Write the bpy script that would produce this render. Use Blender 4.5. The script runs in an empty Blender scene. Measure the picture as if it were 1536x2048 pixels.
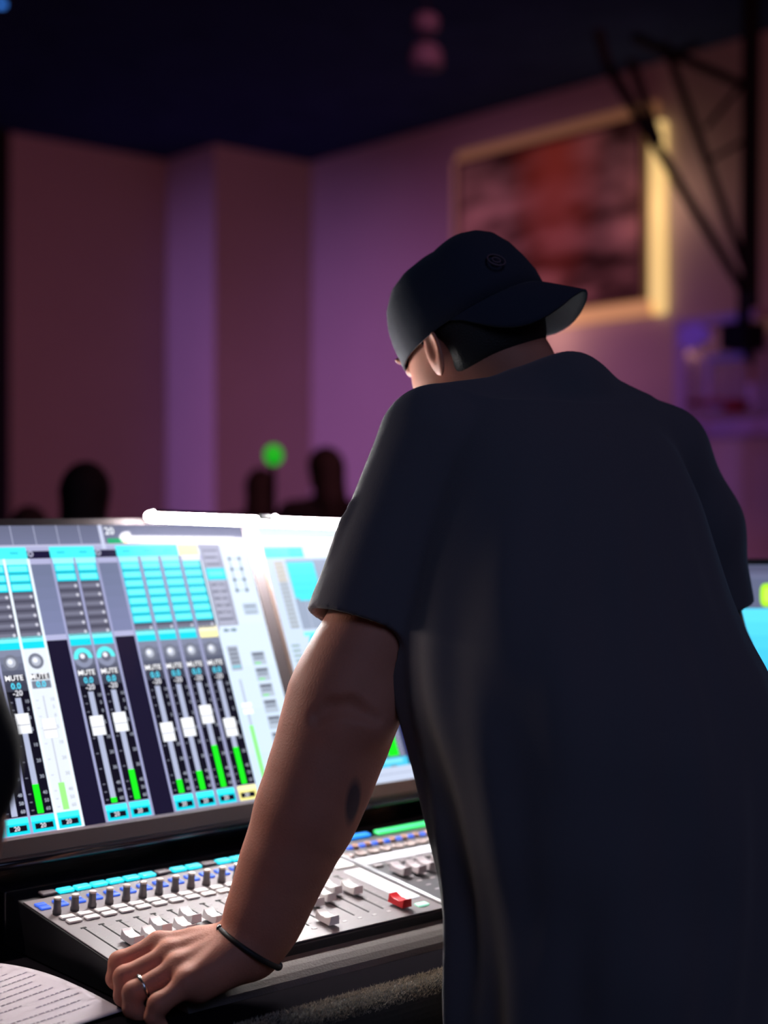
import bpy, bmesh, math, random
import numpy as np
from mathutils import Vector, Matrix
random.seed(7)
S = bpy.context.scene
COL = S.collection

# ------------------------------------------------------------------ camera, light, exposure
F = 3000.0                       # focal length in pixels of the 1536x2048 frame
CAM = np.array([0.0, 0.0, 1.35])
FW = np.array([.6527, .7576, 0.0]); FW /= np.linalg.norm(FW)
RT = np.array([FW[1], -FW[0], 0.0]); UP = np.array([0, 0, 1.0])
cd = bpy.data.cameras.new('camera')
cd.sensor_fit = 'VERTICAL'; cd.sensor_height = 36.0; cd.sensor_width = 27.0; cd.lens = F / 2048 * 36
cd.clip_start = 0.05; cd.clip_end = 100
cd.dof.use_dof = True; cd.dof.focus_distance = 1.64; cd.dof.aperture_fstop = 2.6
cam = bpy.data.objects.new('camera', cd); COL.objects.link(cam)
cam.location = CAM; cam.rotation_euler = (math.pi / 2, 0, -math.atan2(FW[0], FW[1]))
S.camera = cam

w = bpy.data.worlds.new('world'); S.world = w; w.use_nodes = True
w.node_tree.nodes['Background'].inputs[0].default_value = (.35, .30, 1.0, 1)
w.node_tree.nodes['Background'].inputs[1].default_value = 0.006
S.view_settings.view_transform = 'Standard'; S.view_settings.look = 'None'
S.view_settings.gamma = 1; S.view_settings.exposure = 0.0; S.view_settings.use_curve_mapping = False
S.cycles.max_bounces = 6; S.cycles.use_denoising = True

def lamp(name, kind, loc, target, power, color, size=.3, angle=60, blend=.6, spread=None):
    l = bpy.data.lights.new(name, kind); l.energy = power; l.color = color
    if kind == 'SPOT':
        l.spot_size = math.radians(angle); l.spot_blend = blend; l.shadow_soft_size = size
    if kind == 'AREA':
        l.size = size
        if spread: l.spread = math.radians(spread)
    o = bpy.data.objects.new(name, l); COL.objects.link(o); o.location = loc
    d = Vector(target) - Vector(loc); o.rotation_euler = d.to_track_quat('-Z', 'Y').to_euler()
    return o
# stage lights on the far left wash the wall faces that look towards the stage
lamp('stage_light_violet', 'SPOT', (-2.5, 12.4, 2.6), (8.4, 12.4, 1.9), 1500, (.54, .24, .86), .3, 34, .9)
lamp('stage_light_pink', 'SPOT', (-1.0, 8.2, 3.4), (9.4, 9.6, 1.4), 1250, (.80, .24, .70), .3, 42, 1.0)
lamp('room_light_red', 'AREA', (3.5, 1.5, 4.2), (7.0, 13.0, 1.6), 36, (1.0, .26, .32), 1.5, spread=100)
lamp('fill_light_blue', 'AREA', (-.6, -2.2, 3.8), (1.4, 1.4, 1.2), 4.4, (.42, .54, 1.0), 2.0, spread=70)  # added ambient fill behind the camera, lifts the man's dark back
lamp('fill_light_rear', 'AREA', (4.6, -.5, 4.0), (1.6, 1.2, 1.2), 3.5, (.9, .4, .55), 1.6)  # weak pinkish fill aimed at the man from the right

bl = bpy.data.lights.new('added_fill_left', 'AREA'); bl.shape = 'RECTANGLE'; bl.size = .16; bl.size_y = .014; bl.energy = 1.5; bl.color = (1, .82, .74); bl.spread = math.radians(160)
blo = bpy.data.objects.new('added_fill_left', bl); COL.objects.link(blo); blo.location = (.79, 1.755, 1.338); blo.rotation_euler = (math.radians(-40), 0, 0)   # added fill for shirt flank and arm rim, unseen left of frame

# ------------------------------------------------------------------ helpers
def W(x, y, D):                   # photograph pixel at depth D -> place in the room
    return CAM + D * (FW + (x - 768) / F * RT + (1024 - y) / F * UP)
def srgb(r, g, b):
    f = lambda c: (c / 255 / 12.92) if c / 255 <= .04045 else ((c / 255 + .055) / 1.055) ** 2.4
    return (f(r), f(g), f(b), 1.0)
MATS = {}
def mat(name, col, rough=.6, metal=0, spec=.5, emit=None, es=1, noise=0, nscale=40, bump=0, bscale=200, alpha=1, trans=0, sss=0, coat=0, sheen=0):
    if name in MATS: return MATS[name]
    m = bpy.data.materials.new(name); m.use_nodes = True; MATS[name] = m
    nt = m.node_tree; p = nt.nodes['Principled BSDF']
    p.inputs['Base Color'].default_value = (*col[:3], 1); p.inputs['Roughness'].default_value = rough
    p.inputs['Metallic'].default_value = metal; p.inputs['Specular IOR Level'].default_value = spec
    p.inputs['Alpha'].default_value = alpha; p.inputs['Transmission Weight'].default_value = trans
    p.inputs['Coat Weight'].default_value = coat; p.inputs['Sheen Weight'].default_value = sheen
    if sss:
        p.inputs['Subsurface Weight'].default_value = sss
        p.inputs['Subsurface Radius'].default_value = (1, .25, .12); p.inputs['Subsurface Scale'].default_value = .012
    if emit: p.inputs['Emission Color'].default_value = (*emit[:3], 1); p.inputs['Emission Strength'].default_value = es
    tc = nt.nodes.new('ShaderNodeTexCoord')
    if noise:
        n = nt.nodes.new('ShaderNodeTexNoise'); n.inputs['Scale'].default_value = nscale; n.inputs['Detail'].default_value = 4
        nt.links.new(tc.outputs['Object'], n.inputs['Vector'])
        r = nt.nodes.new('ShaderNodeValToRGB')
        r.color_ramp.elements[0].color = (*[c * (1 - noise) for c in col[:3]], 1)
        r.color_ramp.elements[1].color = (*[min(1, c * (1 + noise)) for c in col[:3]], 1)
        nt.links.new(n.outputs['Fac'], r.inputs[0]); nt.links.new(r.outputs[0], p.inputs['Base Color'])
    if bump:
        n = nt.nodes.new('ShaderNodeTexNoise'); n.inputs['Scale'].default_value = bscale; n.inputs['Detail'].default_value = 5
        nt.links.new(tc.outputs['Object'], n.inputs['Vector'])
        b = nt.nodes.new('ShaderNodeBump'); b.inputs['Strength'].default_value = bump; b.inputs['Distance'].default_value = .002
        nt.links.new(n.outputs['Fac'], b.inputs['Height']); nt.links.new(b.outputs[0], p.inputs['Normal'])
    return m
def tag(o, label=None, cat=None, group=None, kind=None):
    if label: o['label'] = label
    if cat: o['category'] = cat
    if group: o['group'] = group
    if kind: o['kind'] = kind
    return o
def thing(name, label, cat, loc=(0, 0, 0), group=None, rot=None):
    o = bpy.data.objects.new(name, None); COL.objects.link(o); o.location = loc; o.empty_display_size = .05
    if rot is not None: o.rotation_euler = rot
    return tag(o, label, cat, group)
def obj(name, bm, m, parent=None, smooth=False, bevel=0, world=False):
    me = bpy.data.meshes.new(name)
    bmesh.ops.recalc_face_normals(bm, faces=bm.faces[:])
    bm.to_mesh(me); bm.free()
    for k in (m if isinstance(m, (list, tuple)) else [m]): me.materials.append(k)
    o = bpy.data.objects.new(name, me); COL.objects.link(o)
    if smooth:
        for p in me.polygons: p.use_smooth = True
    if bevel:
        b = o.modifiers.new('bevel', 'BEVEL'); b.width = bevel; b.segments = 3; b.limit_method = 'ANGLE'
        for p in me.polygons: p.use_smooth = True
        b.harden_normals = True
    if parent:
        o.parent = parent
        if world:                 # shape given in world coordinates
            o.matrix_parent_inverse = world_matrix(parent).inverted()
    return o
def world_matrix(o):
    m = Matrix.LocRotScale(o.location, o.rotation_euler.to_quaternion(), o.scale)
    return (world_matrix(o.parent) @ o.matrix_parent_inverse @ m) if o.parent else m
def box(bm, lo, hi, M=None):
    v = []
    for x in (lo[0], hi[0]):
        for y in (lo[1], hi[1]):
            for z in (lo[2], hi[2]):
                p = Vector((x, y, z)); v.append(bm.verts.new(M @ p if M else p))
    for f in ((0, 1, 3, 2), (4, 6, 7, 5), (0, 4, 5, 1), (2, 3, 7, 6), (0, 2, 6, 4), (1, 5, 7, 3)):
        bm.faces.new([v[i] for i in f])
    return bm
def B(lo, hi, M=None): return box(bmesh.new(), lo, hi, M)
def ring_loft(bm, rings, cap=True, closed=True):
    vs = [[bm.verts.new(p) for p in r] for r in rings]
    n = len(vs[0])
    for a, b in zip(vs, vs[1:]):
        for i in range(n if closed else n - 1):
            j = (i + 1) % n; bm.faces.new((a[i], a[j], b[j], b[i]))
    if cap:
        bm.faces.new(vs[0]); bm.faces.new(vs[-1][::-1])
    return bm
def tube(bm, pts, rad, n=12, cap=True, closed=False):
    pts = [Vector(p) for p in pts]
    rr = rad if isinstance(rad, (list, tuple)) else [rad] * len(pts)
    rings = []; ref = None
    for i, p in enumerate(pts):
        if closed: t = (pts[(i + 1) % len(pts)] - pts[i - 1]).normalized()
        else: t = ((pts[min(i + 1, len(pts) - 1)]) - (pts[max(i - 1, 0)])).normalized()
        if ref is None: ref = t.orthogonal().normalized()
        u = (ref - t * ref.dot(t)).normalized(); ref = u; v = t.cross(u)
        rings.append([p + rr[i] * (math.cos(a) * u + math.sin(a) * v) for a in [2 * math.pi * k / n for k in range(n)]])
    if closed:
        vs = [[bm.verts.new(p) for p in r] for r in rings]
        for a, b in zip(vs, vs[1:] + vs[:1]):
            for i in range(n): bm.faces.new((a[i], a[(i + 1) % n], b[(i + 1) % n], b[i]))
        return bm
    return ring_loft(bm, rings, cap)
def lathe(bm, prof, n=24, M=None):
    rings = [[(M @ Vector((r * math.cos(a), r * math.sin(a), z)) if M else Vector((r * math.cos(a), r * math.sin(a), z)))
              for a in [2 * math.pi * k / n for k in range(n)]] for r, z in prof]
    return ring_loft(bm, rings)
def copy_tree(o, parent=None):
    c = o.copy(); COL.objects.link(c)
    if parent: c.parent = parent
    for ch in [x for x in bpy.data.objects if x.parent == o]: copy_tree(ch, c)
    return c

# ------------------------------------------------------------------ implicit surfaces for bodies and cloth
class Field:
    def __init__(s, lo, hi, h):
        s.lo = np.array(lo, float); s.h = h
        s.n = np.ceil((np.array(hi) - s.lo) / h).astype(int) + 1
        s.f = np.full(s.n, .06, np.float32)
    def sub(s, lo, hi):
        i0 = np.clip(np.floor((np.array(lo) - s.lo) / s.h).astype(int), 0, s.n)
        i1 = np.clip(np.ceil((np.array(hi) - s.lo) / s.h).astype(int) + 1, 0, s.n)
        sl = tuple(slice(a, b) for a, b in zip(i0, i1))
        ax = [(s.lo[i] + s.h * np.arange(i0[i], i1[i])).astype(np.float32) for i in range(3)]
        return sl, ax[0][:, None, None], ax[1][None, :, None], ax[2][None, None, :]
    def mix(s, sl, d, k, op):
        f = s.f[sl]
        if f.size == 0: return
        if op == 'u':
            h = np.clip(.5 + .5 * (f - d) / k, 0, 1); s.f[sl] = f + (d - f) * h - k * h * (1 - h)
        else:                     # carve
            d = -d; h = np.clip(.5 - .5 * (f - d) / k, 0, 1); s.f[sl] = f + (d - f) * h + k * h * (1 - h)
    def cap(s, a, b, ra, rb, k=.01, op='u', m=.035):
        a = np.array(a, float); b = np.array(b, float); r = max(ra, rb) + m
        sl, X, Y, Z = s.sub(np.minimum(a, b) - r, np.maximum(a, b) + r)
        ab = b - a; L = max(ab @ ab, 1e-9)
        t = np.clip(((X - a[0]) * ab[0] + (Y - a[1]) * ab[1] + (Z - a[2]) * ab[2]) / L, 0, 1)
        d = np.sqrt((X - a[0] - t * ab[0]) ** 2 + (Y - a[1] - t * ab[1]) ** 2 + (Z - a[2] - t * ab[2]) ** 2) - (ra + (rb - ra) * t)
        s.mix(sl, d.astype(np.float32), k, op)
    def chain(s, pts, k=.012, op='u', m=.035):
        for (a, ra), (b, rb) in zip(pts, pts[1:]): s.cap(a, b, ra, rb, k, op, m)
    def ell(s, c, r, R=None, k=.012, op='u', m=.035):
        c = np.array(c, float); r = np.array(r, float); R = np.eye(3) if R is None else np.array(R)
        e = np.sqrt(((R * r) ** 2).sum(1)) + m
        sl, X, Y, Z = s.sub(c - e, c + e)
        X = X - c[0]; Y = Y - c[1]; Z = Z - c[2]
        q = [X * R[0, i] + Y * R[1, i] + Z * R[2, i] for i in range(3)]
        k0 = np.sqrt(sum((q[i] / r[i]) ** 2 for i in range(3))); k1 = np.sqrt(sum((q[i] / r[i] ** 2) ** 2 for i in range(3)))
        s.mix(sl, (k0 * (k0 - 1) / np.maximum(k1, 1e-6)).astype(np.float32), k, op)
    def stack(s, rows, k=.03, n=2.4, fold=None, m=.04):      # rows: z, cx, cy, A, B
        rows = sorted(rows); R = np.array(rows)
        lo = [(R[:, 1] - R[:, 3]).min() - m, (R[:, 2] - R[:, 4]).min() - m, R[0, 0] - .005]
        hi = [(R[:, 1] + R[:, 3]).max() + m, (R[:, 2] + R[:, 4]).max() + m, R[-1, 0] + m]
        sl, X, Y, Z = s.sub(lo, hi); z = Z[0, 0]
        kz = max(1, int(.03 / s.h)); ker = np.hanning(2 * kz + 3); ker /= ker.sum()
        sm_ = lambda v: np.convolve(np.pad(v, kz + 1, 'edge'), ker, 'valid')
        i = [sm_(np.interp(z, R[:, 0], R[:, j]))[None, None, :] for j in range(1, 5)]
        x = X - i[0]; y = Y - i[1]
        d = ((np.abs(x / i[2]) ** n + np.abs(y / i[3]) ** n) ** (1 / n) - 1) * np.minimum(i[2], i[3])
        if fold is not None: d = d + fold(np.arctan2(y, x), Z)
        d = np.maximum(d, Z - R[-1, 0]); d = np.maximum(d, R[0, 0] - Z)
        s.mix(sl, d.astype(np.float32), k, 'u')
    def mesh(s, name, m, parent, smooth_it=2):
        f = s.f; ins = f < 0
        c = np.zeros(tuple(s.n - 1), np.uint8)
        for a in (0, 1):
            for b in (0, 1):
                for d in (0, 1):
                    c += ins[a:s.n[0] - 1 + a, b:s.n[1] - 1 + b, d:s.n[2] - 1 + d]
        act = (c > 0) & (c < 8); idx = np.argwhere(act)
        num = np.full(act.shape, -1, np.int32); num[act] = np.arange(len(idx))
        cor = [(a, b, d) for a in (0, 1) for b in (0, 1) for d in (0, 1)]
        val = np.stack([f[idx[:, 0] + a, idx[:, 1] + b, idx[:, 2] + d] for a, b, d in cor], 1)
        acc = np.zeros((len(idx), 3)); cnt = np.zeros(len(idx))
        for i in range(8):
            for j in range(i + 1, 8):
                if sum(abs(p - q) for p, q in zip(cor[i], cor[j])) != 1: continue
                vi, vj = val[:, i], val[:, j]; mk = (vi < 0) != (vj < 0)
                t = np.where(mk, vi / np.where(mk, vi - vj, 1), 0)
                p = np.array(cor[i])[None] + t[:, None] * (np.array(cor[j]) - np.array(cor[i]))[None]
                acc[mk] += p[mk]; cnt[mk] += 1
        V = s.lo + (idx + acc / cnt[:, None]) * s.h
        quads = []
        for ax in range(3):
            o1, o2 = [(1, 2), (2, 0), (0, 1)][ax]
            sa = [slice(None)] * 3; sb = [slice(None)] * 3; sa[ax] = slice(0, -1); sb[ax] = slice(1, None)
            A_, B_ = ins[tuple(sa)], ins[tuple(sb)]
            e = np.argwhere(A_ != B_)
            e = e[(e[:, o1] > 0) & (e[:, o2] > 0) & (e[:, o1] < s.n[o1] - 1) & (e[:, o2] < s.n[o2] - 1)]
            fl = A_[e[:, 0], e[:, 1], e[:, 2]]
            q = []
            for da, db in ((-1, -1), (0, -1), (0, 0), (-1, 0)):
                g = e.copy(); g[:, o1] += da; g[:, o2] += db; q.append(num[g[:, 0], g[:, 1], g[:, 2]])
            q = np.stack(q, 1); q[~fl] = q[~fl][:, ::-1]; quads.append(q)
        Q = np.concatenate(quads); Q = Q[(Q >= 0).all(1)]
        for _ in range(smooth_it):
            a = np.zeros_like(V); n_ = np.zeros(len(V))
            for i in range(4):
                np.add.at(a, Q[:, i], V[Q[:, (i + 1) % 4]]); np.add.at(n_, Q[:, i], 1)
                np.add.at(a, Q[:, i], V[Q[:, (i + 3) % 4]]); np.add.at(n_, Q[:, i], 1)
            V = V * .5 + .5 * a / np.maximum(n_, 1)[:, None]
        me = bpy.data.meshes.new(name)
        me.vertices.add(len(V)); me.vertices.foreach_set('co', V.astype(np.float32).ravel())
        me.loops.add(Q.size); me.loops.foreach_set('vertex_index', Q.astype(np.int32).ravel())
        me.polygons.add(len(Q)); me.polygons.foreach_set('loop_start', np.arange(0, Q.size, 4, dtype=np.int32))
        me.polygons.foreach_set('loop_total', np.full(len(Q), 4, np.int32))
        me.polygons.foreach_set('use_smooth', np.ones(len(Q), bool))
        me.update(calc_edges=True); me.validate(); me.materials.append(m)
        o = bpy.data.objects.new(name, me); COL.objects.link(o)
        if parent: o.parent = parent; o.matrix_parent_inverse = world_matrix(parent).inverted()
        return o

# ------------------------------------------------------------------ materials
M_plate = mat('fader_panel_grey', (.175, .15, .158), .45, spec=.5, bump=.05, bscale=900)
M_plate_d = mat('fader_panel_dark', (.075, .07, .075), .42, spec=.5)
M_black = mat('black_plastic', (.012, .012, .015), .45)
M_gloss = mat('gloss_black', (.008, .008, .012), .16, spec=.6)
M_bezel = mat('bezel_grey', (.055, .045, .047), .45, spec=.15)
M_silver = mat('brushed_silver', (.55, .55, .58), .35, metal=.6)
M_white = mat('white_fader_plastic', (.82, .80, .80), .38)
M_white_b = mat('white_button', (.72, .70, .69), .45, noise=.05, nscale=60)
M_slot = mat('slot_black', (.004, .004, .004), .9)
M_red = mat('red_fader', (.62, .012, .02), .35)
M_knob = mat('knob_grey', (.13, .12, .12), .5)
M_knobtop = mat('knob_top', (.62, .55, .5), .4)
M_chrome = mat('chrome', (.75, .72, .70), .22, metal=1)
M_copper = mat('copper_ring', (.45, .25, .18), .4)
M_cyan = mat('cyan_lit_button', (.01, .2, .22), .4, emit=srgb(20, 195, 218), es=1.55)
M_blue = mat('blue_lit_button', (.01, .05, .3), .4, emit=srgb(60, 105, 235), es=.8)
M_blue2 = mat('sky_lit_button', (.01, .1, .4), .4, emit=srgb(30, 140, 245), es=1.1)
M_green = mat('green_lit_button', (.02, .3, .1), .4, emit=srgb(80, 245, 130), es=1.2)
M_off = mat('unlit_button', (.05, .035, .045), .5)
M_mint = mat('mint_lit_button', (.4, .6, .5), .4, emit=srgb(160, 240, 210), es=.8)
M_pad = mat('white_strip_lens', (.85, .85, .88), .5, emit=(.8, .82, 1), es=.35)
M_arm = mat('armrest_vinyl', (.11, .095, .09), .7, spec=.25, bump=.3, bscale=350)
M_carpet_shaded = mat('carpet', (.02, .018, .015), .95, noise=.5, nscale=300)  # dark tone stands in for the unlit front face
M_desk = mat('desk_dark', (.008, .007, .009), 1, spec=0)
M_shirt = mat('shirt_cotton', (.105, .094, .108), .88, spec=.2, bump=.35, bscale=900, sheen=.25)
M_cap = mat('cap_wool', (.028, .030, .048), .85, spec=.2, bump=.4, bscale=700, sheen=.1)
M_jean = mat('trousers_cotton', (.012, .012, .02), .9, bump=.3, bscale=600)
M_hair = mat('hair_dark', (.015, .011, .010), .7, bump=.8, bscale=500)
M_shoe = mat('shoe_leather', (.01, .01, .01), .5)
M_ceil = mat('ceiling_black', (.04, .07, .18), 1, spec=0, noise=.3, nscale=3)
M_wall = mat('painted_wall', (.46, .42, .43), .85, noise=.05, nscale=2, bump=.1, bscale=60)
M_floor = mat('floor_dark', (.03, .028, .03), .6, noise=.3, nscale=5)
M_truss = mat('steel_black', (.003, .003, .006), .6, spec=.15)
M_cloth = mat('curtain_black', (.006, .006, .009), .95)

def skin_mat():
    m = mat('skin', (.54, .21, .135), .58, spec=.28, sss=.12, noise=.10, nscale=35, bump=.22, bscale=420)
    nt = m.node_tree; p = nt.nodes['Principled BSDF']
    src = p.inputs['Base Color'].links[0].from_socket
    g = nt.nodes.new('ShaderNodeNewGeometry')              # a small dark tattoo on the forearm
    v = nt.nodes.new('ShaderNodeVectorMath'); v.operation = 'SUBTRACT'; v.inputs[1].default_value = tuple(W(700, 1600, 1.575))
    v2 = nt.nodes.new('ShaderNodeVectorMath'); v2.operation = 'MULTIPLY'; v2.inputs[1].default_value = (1, .6, .42)
    v3 = nt.nodes.new('ShaderNodeVectorMath'); v3.operation = 'LENGTH'
    r = nt.nodes.new('ShaderNodeMapRange'); r.inputs[1].default_value = .008; r.inputs[2].default_value = .013
    x = nt.nodes.new('ShaderNodeMix'); x.data_type = 'RGBA'; x.inputs[6].default_value = (.12, .07, .07, 1)
    nt.links.new(g.outputs['Position'], v.inputs[0]); nt.links.new(v.outputs[0], v2.inputs[0]); nt.links.new(v2.outputs[0], v3.inputs[0])
    nt.links.new(v3.outputs['Value'], r.inputs[0]); nt.links.new(r.outputs[0], x.inputs[0])
    nt.links.new(src, x.inputs[7]); nt.links.new(x.outputs[2], p.inputs['Base Color'])
    return m
M_skin = skin_mat()

# ------------------------------------------------------------------ the room
XR, YB, YA, XP, ZT = 9.48, 12.17, 13.06, 8.30, 4.94      # right wall, wall steps, ceiling height
obj('floor', B((-7, -5, -.2), (XR + .2, YA + .3, 0)), M_floor)['kind'] = 'structure'
obj('ceiling', B((-7, -5, ZT), (XR + .2, YA + .3, ZT + .2)), M_ceil)['kind'] = 'structure'
obj('wall_right', B((XR, -5, 0), (XR + .2, YA + .3, ZT)), M_wall)['kind'] = 'structure'
bm = bmesh.new(); box(bm, (XP, YB, 0), (XR, YA + .3, ZT)); box(bm, (6.4, YA, 0), (XP, YA + .3, ZT))
obj('wall_back', bm, M_wall)['kind'] = 'structure'
obj('wall_left', B((-7.2, -5, 0), (-7, YA + .3, ZT)), M_cloth)['kind'] = 'structure'
obj('wall_front', B((-7, -5.2, 0), (XR, -5, ZT)), M_cloth)['kind'] = 'structure'
# stage drape closing the left end of the back wall
bm = bmesh.new(); top = []; bot = []
for i in range(241):
    x = -7 + (6.54 + 7) * i / 240; y = YA - .09 + .05 * math.sin(i * 1.1)
    top.append(Vector((x, y, ZT - .02))); bot.append(Vector((x, y, .01)))
for s_ in (0, .02):
    vs = [(bm.verts.new(a + Vector((0, s_, 0))), bm.verts.new(b + Vector((0, s_, 0)))) for a, b in zip(top, bot)]
    for a, b in zip(vs, vs[1:]): bm.faces.new((a[0], b[0], b[1], a[1]))
tag(obj('stage_curtain', bm, M_cloth, smooth=True), 'black pleated stage curtain hanging beyond the left end of the back wall', 'curtain')

def frame4(bm, x0, x1, ya, yb, za, zb, t, tb=None, tt=None, sides='LRTB'):      # mitre-free frame in the YZ plane
    tb = t if tb is None else tb; tt = t if tt is None else tt
    if 'B' in sides: box(bm, (x0, ya, za), (x1, yb, za + tb))
    if 'T' in sides: box(bm, (x0, ya, zb - tt), (x1, yb, zb))
    box(bm, (x0, ya, za + (tb if 'B' in sides else 0)), (x1, ya + t, zb - tt)); box(bm, (x0, yb - t, za + (tb if 'B' in sides else 0)), (x1, yb, zb - tt))
    return bm
# glowing picture on the right wall
def on_wall(px, py, X):
    r = FW + (px - 768) / F * RT + (1024 - py) / F * UP
    return CAM + r * (X - CAM[0]) / r[0]
pL = on_wall(918, 330, XR - .14); pR = on_wall(1283, 590, XR - .14)
y0, y1 = pR[1], pL[1]; z0 = pR[2]; z1 = on_wall(1280, 240, XR - .14)[2]
pic = thing('framed_picture', 'large backlit picture in a glowing cream light frame high on the right wall', 'picture', (XR, (y0 + y1) / 2, z0))
mp = bpy.data.materials.new('picture_print'); mp.use_nodes = True
nt = mp.node_tree; p = nt.nodes['Principled BSDF']; p.inputs['Roughness'].default_value = .35
tc = nt.nodes.new('ShaderNodeTexCoord'); mpn = nt.nodes.new('ShaderNodeMapping'); mpn.inputs['Scale'].default_value = (1, .8, 2.2)
n1 = nt.nodes.new('ShaderNodeTexNoise'); n1.inputs['Scale'].default_value = 1.7; n1.inputs['Detail'].default_value = 3
nt.links.new(tc.outputs['Object'], mpn.inputs[0]); nt.links.new(mpn.outputs[0], n1.inputs['Vector'])
r = nt.nodes.new('ShaderNodeValToRGB'); r.color_ramp.elements[0].position = .38; r.color_ramp.elements[1].position = .66
r.color_ramp.elements[0].color = (.05, .018, .016, 1); r.color_ramp.elements[1].color = (.55, .24, .24, 1)
nt.links.new(n1.outputs['Fac'], r.inputs[0])
# red sunburst area near the top centre of the print
sx = nt.nodes.new('ShaderNodeVectorMath'); sx.operation = 'DISTANCE'; sx.inputs[1].default_value = (0, -.16, (z1 - z0) * .55)
sc_ = nt.nodes.new('ShaderNodeVectorMath'); sc_.operation = 'MULTIPLY'; sc_.inputs[1].default_value = (1, 1.25, .55)
nt.links.new(tc.outputs['Object'], sc_.inputs[0]); nt.links.new(sc_.outputs[0], sx.inputs[0])
mr = nt.nodes.new('ShaderNodeMapRange'); mr.inputs[1].default_value = .15; mr.inputs[2].default_value = .75; mr.inputs[3].default_value = .9; mr.inputs[4].default_value = 0
nt.links.new(sx.outputs['Value'], mr.inputs[0])
mx = nt.nodes.new('ShaderNodeMix'); mx.data_type = 'RGBA'; mx.inputs[7].default_value = (.50, .07, .035, 1)
nt.links.new(mr.outputs[0], mx.inputs[0]); nt.links.new(r.outputs[0], mx.inputs[6]); nt.links.new(mx.outputs[2], p.inputs['Base Color'])
nt.links.new(mx.outputs[2], p.inputs['Emission Color']); p.inputs['Emission Strength'].default_value = .13
h2 = (y1 - y0) / 2
obj('print', B((-.14, -h2, 0), (-.11, h2, z1 - z0)), mp, pic)
bm = frame4(bmesh.new(), -.155, -.10, -h2 - .02, h2 + .02, -.03, z1 - z0 + .03, .04)
obj('inner_frame', bm, mat('frame_brown', (.12, .06, .05), .5), pic)
def led(col, e): return mat('light_frame_%d' % int(e * 1000), (.5, .4, .25), .5, emit=col, es=e)
hp = z1 - z0
def bar(lo, hi, m): obj('light_bar', B(lo, hi), m, pic, bevel=.03)
bar((-.10, -h2 - .175, -.16), (-.02, -h2 - .03, hp - .02), led(srgb(245, 205, 130), .95))
bar((-.10, -h2 - .14, -.16), (-.02, h2 + .10, -.03), led(srgb(235, 165, 105), .50))
bar((-.10, -h2 - .10, hp + .04), (-.02, h2 + .10, hp + .15), led(srgb(205, 140, 95), .20))
bar((-.10, h2 + .03, -.10), (-.02, h2 + .15, hp + .08), led(srgb(190, 120, 105), .26))
lamp('picture_glow', 'POINT', (XR - .35, y0 - .25, (z0 + z1) / 2), (XR, y0, z0), 2.2, (1, .55, .35), .15)
lamp('picture_glow_low', 'POINT', (XR - .35, (y0 + y1) / 2, z0 - .25), (XR, y0, z0), 4, (1, .5, .35), .15)

# ceiling hung basketball goal: mast, braces, clear board
XG = 8.3
bg = [on_wall(1352, 645, XG), on_wall(1700, 845, XG)]
gy1, gy0 = bg[0][1], bg[1][1]; gz0 = on_wall(1352, 845, XG)[2]; gz1 = on_wall(1352, 640, XG)[2]
goal = thing('basketball_goal', 'ceiling-hung basketball goal with black steel braces and clear purple-lit backboard', 'basketball goal', (XG, (gy0 + gy1) / 2, gz0))
def gp(x, y, D): return tuple(W(x, y, D))
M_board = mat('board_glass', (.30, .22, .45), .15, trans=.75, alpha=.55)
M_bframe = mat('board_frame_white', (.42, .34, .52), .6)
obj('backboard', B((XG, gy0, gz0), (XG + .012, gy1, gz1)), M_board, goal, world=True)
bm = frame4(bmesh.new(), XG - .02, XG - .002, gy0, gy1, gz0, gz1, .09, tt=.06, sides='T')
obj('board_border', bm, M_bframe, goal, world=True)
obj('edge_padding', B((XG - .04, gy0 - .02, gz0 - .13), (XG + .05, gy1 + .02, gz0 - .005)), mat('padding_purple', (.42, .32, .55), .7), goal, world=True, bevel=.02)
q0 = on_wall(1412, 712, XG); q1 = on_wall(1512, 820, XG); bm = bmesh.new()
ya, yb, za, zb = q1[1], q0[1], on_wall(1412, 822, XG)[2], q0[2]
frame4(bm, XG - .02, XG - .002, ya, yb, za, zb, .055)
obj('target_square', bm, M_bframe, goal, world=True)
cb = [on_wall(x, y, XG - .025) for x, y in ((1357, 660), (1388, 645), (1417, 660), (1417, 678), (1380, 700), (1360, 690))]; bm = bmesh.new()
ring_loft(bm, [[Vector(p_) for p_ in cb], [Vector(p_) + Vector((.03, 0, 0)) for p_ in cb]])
obj('corner_reflection', bm, mat('reflection_violet', (.40, .35, .95), .5), goal, world=True)  # violet plate standing in for a lamp reflection on the glass
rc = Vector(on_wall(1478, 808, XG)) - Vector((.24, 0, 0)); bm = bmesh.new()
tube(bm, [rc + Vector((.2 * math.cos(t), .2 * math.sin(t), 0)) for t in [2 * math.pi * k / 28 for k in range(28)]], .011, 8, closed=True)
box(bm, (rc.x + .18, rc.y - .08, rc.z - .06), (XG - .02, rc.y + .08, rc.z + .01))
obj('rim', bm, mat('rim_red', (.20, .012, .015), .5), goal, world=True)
mastD = 9.6
def beam(name, a, b, r): obj(name, tube(bmesh.new(), [a, b], r, 12), M_truss, goal, world=True)
beam('mast', gp(1503, -60, mastD), gp(1500, 615, mastD), .058)
bm = bmesh.new(); c0 = gp(1488, 676, mastD + .1); box(bm, (c0[0] - .12, c0[1] - .10, c0[2] - .08), (c0[0] + .10, c0[1] + .10, c0[2] + .09)); box(bm, (c0[0] - .03, c0[1] - .03, c0[2]), (c0[0] + .03, c0[1] + .03, c0[2] + .3))
obj('mount_bracket', bm, M_truss, goal, world=True)
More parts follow.
